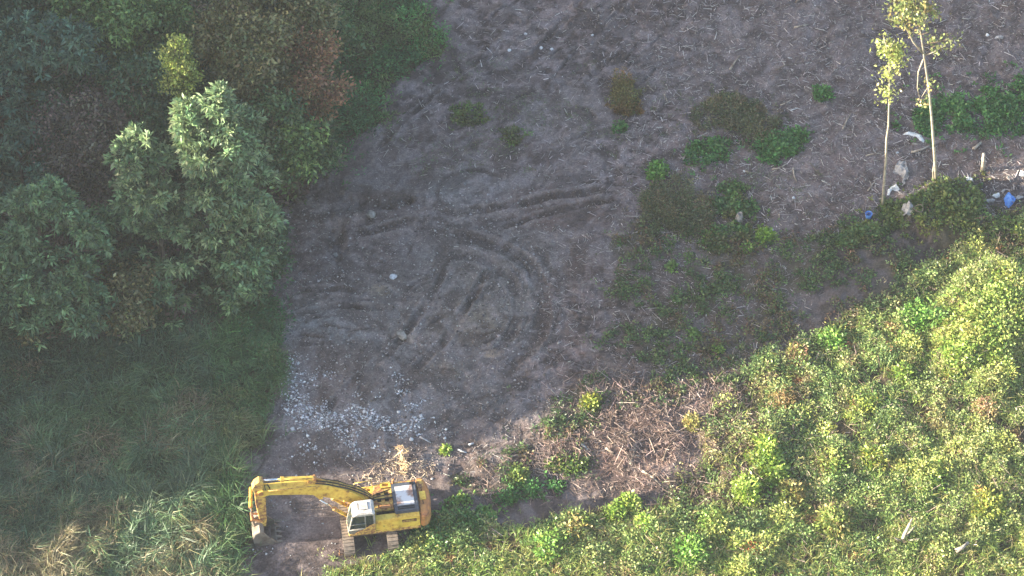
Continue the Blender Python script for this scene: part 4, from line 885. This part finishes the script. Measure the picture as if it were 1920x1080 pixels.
sheet('plastic_bag', 'white plastic bag at the foot of the left slim tree', 1675, 360, [(1662, 372), (1664, 360), (1670, 353), (1680, 349), (1686, 357), (1684, 361), (1672, 359), (1667, 368)], .2, WHITEP, 3, 'bag', .15)
sheet('plastic_sack', 'grey crumpled sack on the leafy mound', 1698, 406, [(1683, 409), (1690, 399), (1695, 391), (1703, 389), (1709, 396), (1711, 412), (1704, 417), (1690, 414)], .22, GREYP, 4, 'sack', .4)
sheet('plastic_bag', 'bright blue crumpled bag in the litter at the right edge', 1891, 378, [(1881, 370), (1890, 367), (1899, 372), (1904, 377), (1899, 386), (1891, 390), (1884, 385)], .2, BLUEP, 5, 'bag', .36)
sheet('plastic_bag', 'small white bag just left of and above the blue bag', 1867, 367, [(1860, 369), (1865, 364), (1873, 363), (1875, 369), (1868, 372)], .2, WHITEP, 6, 'bag')
sheet('plastic_scrap', 'pale blue scrap left of the small white bag', 1854, 377, [(1847, 375), (1855, 373), (1866, 376), (1862, 380), (1850, 379)], .1, GREYP, 7, 'scrap')
sheet('plastic_bag', 'pinkish white bag at the top of the leafy mound', 1816, 338, [(1808, 337), (1814, 333), (1824, 336), (1823, 342), (1812, 342)], .2, WHITEP, 8, 'bag')
sheet('plastic_scrap', 'grey strip right of the blue bag', 1912, 371, [(1903, 374), (1908, 369), (1919, 368), (1918, 373), (1908, 376)], .12, GREYP, 9, 'scrap')
sheet('plastic_bag', 'white bag on the right edge above the blue bag', 1915, 328, [(1910, 332), (1913, 323), (1924, 322), (1924, 332)], .2, WHITEP, 10, 'bag')
sheet('plastic_scrap', 'small pale scrap behind the small white bag', 1880, 360, [(1877, 362), (1881, 356), (1885, 357), (1882, 363)], .1, GREYP, 11, 'scrap')
sheet('plastic_scrap', 'flat grey scrap high on the slope at the right', 1871, 70, [(1864, 72), (1868, 68), (1882, 68), (1880, 73)], .06, GREYP, 12, 'scrap')
g = G(1628, 408); t = thing('plastic_tub', 'small blue plastic tub lying near the foot of the left slim tree', 'tub', g, .4)
b = MB(); n = 16; pts = []
for rr_, zz_ in [(.17, 0), (.21, .32), (.225, .33), (.225, .36), (.19, .36), (.155, .04)]:
    pts += [(rr_ * math.cos(2 * math.pi * j / n), rr_ * math.sin(2 * math.pi * j / n), zz_) for j in range(n)]
b.add(pts, [(i * n + j, i * n + (j + 1) % n, (i + 1) * n + (j + 1) % n, (i + 1) * n + j) for i in range(5) for j in range(n)] + [tuple(range(n)), tuple(5 * n + j for j in range(n))])
b.build('body', BLUEP, t, smooth=False)
ring = [(.24 * math.cos(a_), .02, .2 + .24 * math.sin(a_)) for a_ in [math.pi * i / 8 for i in range(9)]]
MB().tube(ring, .012, 5).build('handle', GREYP, t)
g = G(1720, 400); cr_ = [(.3 * math.cos(a_), .27 * math.sin(a_), .55 + .08 * math.sin(2 * a_)) for a_ in [2 * math.pi * i / 22 for i in range(23)]]
o = MB().tube(cr_, .03, 6).build('hose_loop', DARKWOOD, None, smooth=True); o.location = g; setp(o, 'grey hoop of hose lying beside the grey crumpled sack', 'hose')

# ------------------------------------------------------------------ excavator
YEL = solid('yellow_paint', (230, 198, 92), (214, 172, 78), 2.6, .6, thr=(.44, .56), c3=(128, 92, 66), spec=.3)
YELW = solid('worn_yellow_paint', (214, 180, 96), (150, 106, 76), 4.5, .75, thr=(.42, .56), c3=(104, 76, 60))
RUST = solid('rusty_paint', (198, 140, 82), (152, 104, 78), 2.6, .7, thr=(.38, .62), c3=(206, 160, 70))
DGREY = solid('dark_grey_paint', (74, 78, 88), (92, 94, 100), 3, .5)
HOODP = solid('faded_hood_panel', (206, 206, 210), (150, 120, 108), 1.7, .35, thr=(.46, .6), c3=(120, 92, 84))
CABP = solid('pale_cab_paint', (206, 202, 200), (176, 168, 160), 3, .5)
CABG = solid('grey_cab_paint', (150, 148, 144), (120, 112, 100), 3, .6)
DARK = solid('dark_gap', (24, 24, 26), (34, 32, 32), 3, .8)
TRK = solid('dusty_track', (134, 122, 112), (108, 96, 88), 3.5, .9, bump=.3)
TRKS = solid('dusty_track_end', (120, 102, 92), (88, 76, 70), 3, .9, bump=.3)
MUD = 1
STEEL = solid('bucket_steel', (136, 126, 116), (104, 90, 80), 2.0, .7, thr=(.42, .6), bump=.15)
CHROME, t_, b_, N_, L_ = newmat('chrome_rod'); b_.inputs['Base Color'].default_value = (.72, .74, .78, 1); b_.inputs['Metallic'].default_value = .85; b_.inputs['Roughness'].default_value = .25
GLASS, t_, b_, N_, L_ = newmat('cab_glass'); b_.inputs['Base Color'].default_value = (.045, .06, .06, 1); b_.inputs['Roughness'].default_value = .12; b_.inputs['Alpha'].default_value = .82
HOSE = PIPE
ex, ey = P(690, 985)
EX = thing('excavator', 'yellow tracked excavator with its arm curled down at the edge of the clearing', 'excavator', (ex, ey, .0), R(188.6))
# tracks (run along local y)
def track(cx):
    t = thing('track', None, None); t.parent = EX; return t
for cx in (1.22, -1.2):
    hl, r_ = 2.05, .44; loop = []
    N0 = 12
    for i in range(N0 + 1):
        a_ = -math.pi / 2 + math.pi * i / N0; loop.append((hl - r_ + math.cos(a_) * r_, r_ + math.sin(a_) * r_))
    for i in range(N0 + 1):
        a_ = math.pi / 2 + math.pi * i / N0; loop.append((-hl + r_ + math.cos(a_) * r_, r_ + math.sin(a_) * r_))
    v = []; nL = len(loop)
    for xx in (cx - .29, cx + .29): v += [(xx, a_, b2 + .02) for a_, b2 in loop]
    vi = []
    for xx in (cx - .29, cx + .29): vi += [(xx, a_ * .965, r_ + .02 + (b2 - r_) * .84) for a_, b2 in loop]
    b = MB(); f = []
    for i in range(nL):
        j = (i + 1) % nL; f += [(i, j, nL + j, nL + i), (2 * nL + i, 3 * nL + i, 3 * nL + j, 2 * nL + j), (i, 2 * nL + i, 2 * nL + j, j), (nL + i, nL + j, 3 * nL + j, 3 * nL + i)]
    b.add(v + vi, f)
    # shoes: grousers round the belt
    per = []; L2 = 0
    dense = []
    for i in range(nL):
        p_, q_ = loop[i], loop[(i + 1) % nL]; dl = math.hypot(q_[0] - p_[0], q_[1] - p_[1]); k_ = max(1, int(dl / .02))
        for j in range(k_): dense.append((p_[0] + (q_[0] - p_[0]) * j / k_, p_[1] + (q_[1] - p_[1]) * j / k_))
    acc = 0; last = dense[-1]
    for i, q_ in enumerate(dense):
        acc += math.hypot(q_[0] - last[0], q_[1] - last[1]); nx = dense[(i + 1) % len(dense)]; 
        if acc >= .19:
            acc = 0; ty, tz = nx[0] - last[0], nx[1] - last[1]; l3 = math.hypot(ty, tz) + 1e-9; ty /= l3; tz /= l3; ny, nz_2 = tz, -ty
            T = Matrix(((1, 0, 0, cx), (0, ty, ny, q_[0]), (0, tz, nz_2, q_[1] + .02), (0, 0, 0, 1)))
            b.box(-.3, .3, -.075, .075, -.01, .022, T); b.box(-.3, .3, -.075, -.045, .02, .052, T)
        last = q_
    tk = b.build('track', TRK, EX)
    sgn = 1 if cx > 0 else -1
    b = MB().box(cx - .2, cx + .2, -hl + .45, hl - .45, .2, .66); b.build('track_frame', TRKS, tk, bevel=.03)
    for yy in (-hl + .44, hl - .44):
        b = MB().tube([(cx - .24, yy, .46), (cx + .24, yy, .46)], .34, 16); b.build('sprocket', TRKS, tk, bevel=.02)
    for i in range(6):
        yy = -1.2 + i * .48; MB().tube([(cx - .26, yy, .16), (cx + .26, yy, .16)], .12, 10).build('roller', TRKS, tk)
b = MB().box(-1.05, 1.05, -.45, .45, .38, .82).box(-.95, .95, -1.0, 1.0, .45, .66); b.build('undercarriage', TRKS, EX, bevel=.04)
MB().tube([(0, 0, .8), (0, 0, 1.06)], .68, 24).build('slew_ring', TRKS, EX, bevel=.02)
# upper structure
b = MB().prismz([(1.15, 1.32), (1.2, .4), (1.05, .1), (1.0, -.75), (.9, -1.3), (-2.85, -1.3), (-2.85, 1.32)], 1.02, 1.2); b.build('platform', YELW, EX, bevel=.03)
b = MB().box(-2.8, -.45, -.86, .84, 1.2, 1.86); b.build('engine_bay', DARK, EX)
b = MB().box(-2.82, -.35, .86, 1.28, 1.2, 2.12); b.build('side_casing', YEL, EX, bevel=.03, seg=2)
b = MB().box(-1.62, -.66, 1.25, 1.335, 1.16, 2.08); pn = b.build('side_door', YEL, EX, bevel=.025, seg=2)
MB().tube([(-.8, 1.35, 1.6), (-.8, 1.35, 1.72)], .015, 5).build('handle', DARK, pn)
b = MB().box(-2.62, -1.82, 1.27, 1.31, 1.72, 1.94); g_ = b.build('vent', DARK, EX)
b = MB()
for i in range(5): b.box(-2.62, -1.82, 1.305, 1.325, 1.735 + i * .042, 1.75 + i * .042)
b.build('louvre', YELW, g_)
# sloping skirt behind the cab
b = MB().prism([(-.34, 1.2), (-.34, 1.98), (-.1, 1.9), (.35, 1.55), (.75, 1.34), (.75, 1.2)], 1.30, 1.36); b.build('cab_skirt', YELW, EX, bevel=.012)
# right side: step boxes with dark openings
def lattice(x0, x1, y0, y1, z0, z1, nx, ny, bar, name, mat, par):
    """deck of bars round square openings over a dark floor"""
    b = MB(); xs = np.linspace(x0, x1, nx + 1); ys = np.linspace(y0, y1, ny + 1); h = bar / 2
    for i, xx in enumerate(xs):
        c0 = min(max(xx, x0 + h), x1 - h); b.box(c0 - h, c0 + h, y0, y1, z0, z1)
    for j, yy in enumerate(ys):
        c0 = min(max(yy, y0 + h), y1 - h)
        for i in range(nx):
            a_ = min(max(xs[i], x0 + h), x1 - h) + h; e_ = min(max(xs[i + 1], x0 + h), x1 - h) - h; b.box(a_, e_, c0 - h, c0 + h, z0, z1 - .004)
    return b.build(name, mat, par)
b = MB().box(-.45, .78, -1.28, -.9, 1.2, 1.62); b.build('tool_box', YELW, EX, bevel=.02)
lattice(-.5, .82, -1.32, -.84, 1.66, 1.84, 3, 1, .17, 'step_frame', YEL, EX)
b = MB().prism([(.8, 1.2), (.8, 1.75), (1.0, 1.6), (1.25, 1.2)], -1.3, -.9); b.build('step_nose', YEL, EX, bevel=.02)
b = MB().box(-2.82, -.5, -1.28, -.88, 1.2, 2.02); b.build('right_casing', YELW, EX, bevel=.03)
lattice(-1.46, -.42, -.84, .55, 1.92, 2.08, 2, 3, .19, 'deck_frame', YELW, EX)
b = MB().box(-.46, -.36, -.84, .84, 1.2, 1.9); b.build('firewall', YELW, EX)
b = MB().box(-1.3, -.7, .3, .5, 2.09, 2.2); b.build('air_filter', RUST, EX, bevel=.03)
lattice(-1.46, -.9, -1.26, -.9, 2.04, 2.14, 1, 1, .1, 'hatch_frame', YEL, EX)
# engine hood
b = MB().box(-2.84, -1.48, -1.0, .98, 2.02, 2.3); hd = b.build('engine_hood', DGREY, EX, bevel=.05, seg=2)
b = MB().box(-2.62, -1.66, -.75, .55, 2.29, 2.325); b.build('hood_panel', HOODP, hd, bevel=.01)
for yy in (.66, .78): MB().box(-2.6, -1.66, yy - .03, yy + .03, 2.30, 2.315).build('hood_slot', DARK, hd)
b = MB().box(-2.72, -2.5, -.93, -.74, 2.3, 2.33); b.build('hood_slot', DARK, hd)
MB().tube([(-1.6, -1.08, 2.0), (-1.6, -1.08, 2.45), (-1.68, -1.08, 2.55)], .06, 10).build('exhaust_pipe', RUST, EX, smooth=True)
# counterweight
pts = [(-2.86, 1.33), (-2.86, -1.33)]
for i in range(13):
    a_ = -1.0 + 2.0 * i / 12; pts.append((-3.55 + .62 * (1 - math.cos(a_ * 1.05)) / (1 - math.cos(1.05)) * .62, 1.33 * math.sin(a_ * 1.35) / math.sin(1.35)))
b = MB().prismz(pts, 1.12, 2.1); cw = b.build('counterweight', RUST, EX, bevel=.09, seg=3)
b = MB().box(-3.25, -2.9, -1.15, -.62, 2.1, 2.14); b.build('counterweight_plate', YELW, cw, bevel=.015)
b = MB().box(-3.3, -2.95, -.35, .22, 2.1, 2.16); b.build('counterweight_plate', YEL, cw, bevel=.015)
b = MB().box(-3.25, -2.9, .5, 1.1, 2.1, 2.13); b.build('counterweight_plate', RUST, cw, bevel=.015)
for yy in (-.5, .4): MB().tube([(-3.1, yy - .09, 2.1), (-3.1, yy - .09, 2.22), (-3.1, yy + .09, 2.22), (-3.1, yy + .09, 2.1)], .025, 6).build('lifting_eye', DARK, cw)
# cab
b = MB(); prof = [(-.32, 1.2), (1.12, 1.2), (1.2, 1.5), (1.12, 2.4), (.85, 2.86), (.7, 2.93), (-.25, 2.93), (-.35, 2.8)]
t = thing('cab', None, None); t.parent = EX
fl_ = MB().prism([(-.32, 1.2), (1.14, 1.2), (1.19, 1.42), (-.32, 1.42)], .38, 1.3).build('cab_base', CABG, t, bevel=.02)
MB().prism([(-.36, 2.74), (.92, 2.74), (.8, 2.93), (.66, 3.0), (-.24, 3.0), (-.36, 2.9)], .36, 1.32).build('cab_roof', CABP, t, bevel=.05, seg=3)
MB().box(-.02, .5, .52, 1.05, 3.0, 3.045).build('roof_hatch', CABP, t, bevel=.03, seg=2)
MB().tube([(.52, .58, 3.03), (.58, .8, 3.05), (.52, 1.0, 3.03)], .02, 5).build('hatch_handle', DGREY, t)
def post(a_, b2, w_=.05, m_=CABG, nm='cab_post'): return MB().tube([a_, b2], w_, 6).build(nm, m_, t, smooth=True)
for yy in (.41, 1.28):
    post((1.15, yy, 1.4), (.88, yy, 2.78)); post((-.3, yy, 1.4), (-.3, yy, 2.8), .06); post((.2, yy, 1.42), (.2, yy, 2.78), .04)
post((1.15, .41, 1.45), (1.15, 1.28, 1.45), .045); post((-.3, 1.31, 1.62), (1.1, 1.31, 1.62), .05)
post((.22, 1.30, 2.05), (1.08, 1.30, 2.05), .028, nm='window_bar')
GLp = [('window', [(.16, 1.66), (.16, 2.72), (-.26, 2.72), (-.26, 1.66)]), ('door_window', [(1.1, 1.66), (.9, 2.72), (.24, 2.72), (.24, 1.66)])]
for yy in (.41, 1.27):
    for nm, pr in GLp: MB().prism(pr, yy - .008, yy + .008).build(nm, GLASS, t)
MB().prism([(.24, 1.42), (1.13, 1.42), (1.1, 1.6), (.24, 1.6)], 1.25, 1.3).build('door_panel', CABG, t, bevel=.01)
MB().add([(1.15, .46, 1.47), (1.15, 1.23, 1.47), (.9, 1.23, 2.74), (.9, .46, 2.74)], [(0, 1, 2, 3)]).build('windscreen', GLASS, t).modifiers.new('t', 'SOLIDIFY').thickness = .012
MB().add([(-.3, .46, 1.9), (-.3, 1.23, 1.9), (-.3, 1.23, 2.74), (-.3, .46, 2.74)], [(0, 1, 2, 3)]).build('rear_window', GLASS, t).modifiers.new('t', 'SOLIDIFY').thickness = .012
MB().box(-.3, -.24, .42, 1.26, 1.42, 1.9).build('rear_panel', CABG, t)
MB().box(.0, .5, .6, 1.1, 1.42, 1.8).box(-.1, .05, .62, 1.08, 1.8, 2.35).build('operator_seat', DARK, t, bevel=.05)
# boom
YB = -.3
def arm(cl, th, w_, name, mat, par, y=YB, bevel=.02):
    up = []; dn = []
    for i, (a_, b2) in enumerate(cl):
        p_ = cl[max(0, i - 1)]; q_ = cl[min(len(cl) - 1, i + 1)]; dx, dz = q_[0] - p_[0], q_[1] - p_[1]; l_ = math.hypot(dx, dz); nx, nz_2 = -dz / l_, dx / l_
        up.append((a_ + nx * th[i] / 2, b2 + nz_2 * th[i] / 2)); dn.append((a_ - nx * th[i] / 2, b2 - nz_2 * th[i] / 2))
    pts = up + dn[::-1]; n = len(pts); m = len(cl); v = [(a_, y - w_ / 2, b2) for a_, b2 in pts] + [(a_, y + w_ / 2, b2) for a_, b2 in pts]; f = []
    for i in range(m - 1):
        f += [(i, i + 1, n - 2 - i, n - 1 - i), (n + i, 2 * n - 1 - i, 2 * n - 2 - i, n + i + 1)]
    f += [(i, i + n, (i + 1) % n + n, (i + 1) % n) for i in range(n)]
    return MB().add(v, f).build(name, mat, par, bevel=bevel)
bo = arm([(-.1, 1.85), (.45, 2.38), (.95, 2.84), (1.4, 3.17), (1.9, 3.47), (2.35, 3.7), (2.8, 3.85), (3.6, 3.95), (4.5, 4.03), (5.3, 4.1), (6.05, 4.15)], [.46, .72, .86, .95, 1.0, 1.0, .92, .74, .62, .5, .38], .5, 'boom', YEL, EX)
MB().tube([(-.1, YB - .34, 1.85), (-.1, YB + .34, 1.85)], .14, 12).build('boom_pin', RUST, bo)
MB().prism([(-.4, 1.2), (-.32, 1.9), (-.05, 2.1), (.2, 1.9), (.9, 1.2)], YB - .32, YB - .26).build('boom_bracket', RUST, EX)
MB().prism([(-.4, 1.2), (-.32, 1.9), (-.05, 2.1), (.2, 1.9), (.9, 1.2)], YB + .26, YB + .32).build('boom_bracket', RUST, EX)
for s_ in (-1, 1):
    MB().prism([(2.35, 3.4), (2.95, 3.55), (2.7, 3.2), (2.5, 2.95), (2.35, 3.05)], YB + s_ * .25 - .03, YB + s_ * .25 + .03).build('cylinder_lug', YEL, bo)
    y_ = YB + s_ * .36
    cy_ = MB().tube([(1.08, y_, 1.22), (1.78, y_, 2.05)], .10, 12).build('boom_cylinder', YEL, EX, bevel=.01)
    MB().tube([(1.76, y_, 2.03), (2.52, y_, 3.05)], .05, 10).build('rod', CHROME, cy_, smooth=True)
    MB().tube([(1.72, y_, 1.98), (1.82, y_, 2.1)], .125, 12).build('gland', YELW, cy_)
# hoses and pipes over the boom back
for k_, yy in enumerate((-.17, -.09, .0, .09, .17)):
    MB().tube([(-.45, YB + yy * .6, 2.1), (0, YB + yy, 2.72), (.45, YB + yy * 1.2, 3.16), (.95, YB + yy * .8, 3.5), (1.45, YB + yy * 1.2, 3.84), (2.0, YB + yy, 4.12), (2.7, YB + yy * 1.1, 4.4 + .03 * (k_ % 2))], .036, 6).build('hose', HOSE if k_ % 2 == 0 else YELW, bo, smooth=True)
for yy in (.2, .26):
    MB().tube([(2.5, YB + yy, 4.18), (3.4, YB + yy, 4.3), (4.6, YB + yy, 4.3), (5.6, YB + yy, 4.33)], .03, 6).build('hydraulic_pipe', YELW, bo, smooth=True)
for (x0, x1, yy, zz) in [(-.3, .9, .75, 2.1), (-.5, .6, .6, 2.16), (.3, -1.2, .1, 2.1), (.1, -1.3, -.2, 2.12), (.2, -.9, -.5, 2.06)]:
    MB().tube([(x0 - .1, YB + .1, 2.1), ((x0 + x1) / 2, (YB + yy) / 2, zz + .12), (x1 - .5, yy - .3, zz)], .032, 6).build('hose', HOSE, EX, smooth=True)
for a_ in (1.0, 1.9): MB().box(a_ - .06, a_ + .06, YB - .22, YB + .22, 3.27 + (a_ - 1) * .7, 3.36 + (a_ - 1) * .7).build('pipe_clamp', DARK, bo)
# stick cylinder
MB().prism([(2.6, 4.15), (2.75, 4.75), (2.95, 4.78), (3.25, 4.2)], YB - .12, YB + .12).build('cylinder_bracket', YELW, bo, bevel=.015)
cy_ = MB().tube([(2.8, YB, 4.66), (4.75, YB, 4.9)], .13, 14).build('stick_cylinder', YEL, EX, bevel=.01)
MB().tube([(4.6, YB, 4.885), (4.8, YB, 4.91)], .155, 14).build('gland', YEL, cy_)
MB().tube([(4.75, YB, 4.9), (6.02, YB, 5.02)], .065, 12).build('rod', CHROME, cy_, smooth=True)
MB().tube([(2.72, YB - .16, 4.65), (2.72, YB + .16, 4.65)], .1, 10).build('cylinder_pin', RUST, cy_)
MB().tube([(2.9, YB + .12, 4.8), (3.8, YB + .15, 4.95), (4.6, YB + .1, 5.03)], .022, 6).build('cylinder_pipe', YELW, cy_, smooth=True)
# stick
st = MB().prism([(5.85, 5.1), (6.12, 5.16), (6.42, 4.95), (6.62, 4.55), (6.48, 4.2), (6.5, 3.2), (6.38, 1.6), (6.26, .98), (6.02, .98), (5.92, 1.6), (5.86, 3.0), (5.82, 3.8), (5.95, 4.4)], YB - .21, YB + .21).build('stick', YELW, EX, bevel=.03)
MB().tube([(6.1, YB - .3, 4.15), (6.1, YB + .3, 4.15)], .17, 14).build('stick_pin', RUST, st)
MB().prism([(5.6, 3.95), (5.95, 3.85), (6.3, 3.95), (6.3, 4.3), (5.95, 4.4), (5.6, 4.32)], YB - .28, YB - .22).build('boom_cheek', YEL, bo)
MB().prism([(5.6, 3.95), (5.95, 3.85), (6.3, 3.95), (6.3, 4.3), (5.95, 4.4), (5.6, 4.32)], YB + .22, YB + .28).build('boom_cheek', YEL, bo)
for k_, yy in enumerate((.1, .17)): MB().tube([(5.5, YB + yy, 4.36), (5.62, YB + yy, 4.75), (5.82, YB + yy, 4.7), (5.75, YB + yy + .08, 3.9), (5.78, YB + yy + .06, 3.2)], .026, 6).build('hose', HOSE, st, smooth=True)
# bucket cylinder and linkage
cy_ = MB().tube([(6.66, YB, 4.45), (6.82, YB, 2.75)], .11, 14).build('bucket_cylinder', YEL, EX, bevel=.01)
MB().tube([(6.82, YB, 2.78), (6.84, YB, 1.75)], .055, 10).build('rod', CHROME, cy_, smooth=True)
MB().tube([(6.815, YB, 2.85), (6.825, YB, 2.7)], .13, 14).build('gland', RUST, cy_)
for s_ in (-1, 1):
    MB().tube([(6.84, YB + s_ * .22, 1.75), (6.2, YB + s_ * .26, 1.55)], .06, 8).build('bucket_link', RUST, EX, bevel=.005)
    MB().tube([(6.84, YB + s_ * .16, 1.75), (6.68, YB + s_ * .16, 1.0)], .075, 8).build('bucket_link', STEEL, EX, bevel=.005)
MB().tube([(6.84, YB - .28, 1.75), (6.84, YB + .28, 1.75)], .08, 10).build('link_pin', RUST, EX)
# bucket
BW = .74
prof = [(6.05, 1.12), (6.35, 1.2), (6.72, 1.05), (6.92, .72), (6.88, .32), (6.6, .04), (6.2, -.04), (5.7, .0), (5.15, .14)]
n = len(prof); v = []; f = []; th_ = .05
for yy in (YB - BW, YB + BW): v += [(a_, yy, b2) for a_, b2 in prof]
f = [(i, i + 1, n + i + 1, n + i) for i in range(n - 1)]
bk = MB().add(v, f).build('bucket', STEEL, EX); md = bk.modifiers.new('t', 'SOLIDIFY'); md.thickness = .05; md.offset = 0
for yy in (YB - BW, YB + BW):
    MB().prism(prof + [(5.3, .36), (5.72, .72)], yy - .025, yy + .025).build('side_plate', STEEL, bk, bevel=.008)
for s_ in (-.2, .2): MB().prism([(6.0, .95), (6.12, 1.28), (6.5, 1.36), (6.78, 1.15), (6.75, .95)], YB + s_ - .03, YB + s_ + .03).build('bucket_ear', STEEL, bk)
MB().box(5.1, 5.24, YB - BW, YB + BW, .08, .17).build('cutting_edge', STEEL, bk, bevel=.01)
for i in range(5):
    yy = YB - BW + .07 + i * (2 * BW - .14) / 4
    MB().prism([(5.2, .06), (5.2, .2), (4.98, .2), (4.72, .14), (4.72, .11), (4.98, .06)], yy - .055, yy + .055).build('tooth', STEEL, bk, bevel=.008)
for o in EX.children_recursive:
    nm = o.name.split('.')[0]; top = o
    while top.parent != EX: top = top.parent
    tn = top.name.split('.')[0]
    if tn in ('boom', 'stick', 'stick_cylinder', 'bucket_cylinder', 'bucket_link', 'link_pin', 'bucket'):
        for v in o.data.vertices:
            x_ = v.co.x
            if tn == 'bucket': v.co.x = 4.82 + (x_ - 4.72) * .72; v.co.z = v.co.z * 1.12 - .1
            elif x_ > 2.6: v.co.x = 2.6 + (x_ - 2.6) * .885
# handrail and mirror
MB().tube([(-.45, -1.25, 1.85), (-.45, -1.25, 2.45), (.5, -1.25, 2.4), (.7, -1.25, 1.85)], .022, 6).build('handrail', YEL, EX, smooth=True)
MB().box(1.16, 1.2, 1.32, 1.46, 2.2, 2.5).build('mirror', DARK, EX, bevel=.01)

# ------------------------------------------------------------------ haze
HZ = bpy.data.materials.new('air'); HZ.use_nodes = True; ht = HZ.node_tree; ht.nodes.remove(ht.nodes['Principled BSDF'])
pv = ht.nodes.new('ShaderNodeVolumePrincipled'); pv.inputs['Color'].default_value = (.80, .88, 1, 1); pv.inputs['Density'].default_value = .0002; pv.inputs['Anisotropy'].default_value = .2
ht.links.new(pv.outputs[0], ht.nodes['Material Output'].inputs['Volume'])
hz = MB().box(-950, 950, -950, 950, -6, 132).build('haze', HZ); setp(hz, kind='stuff')
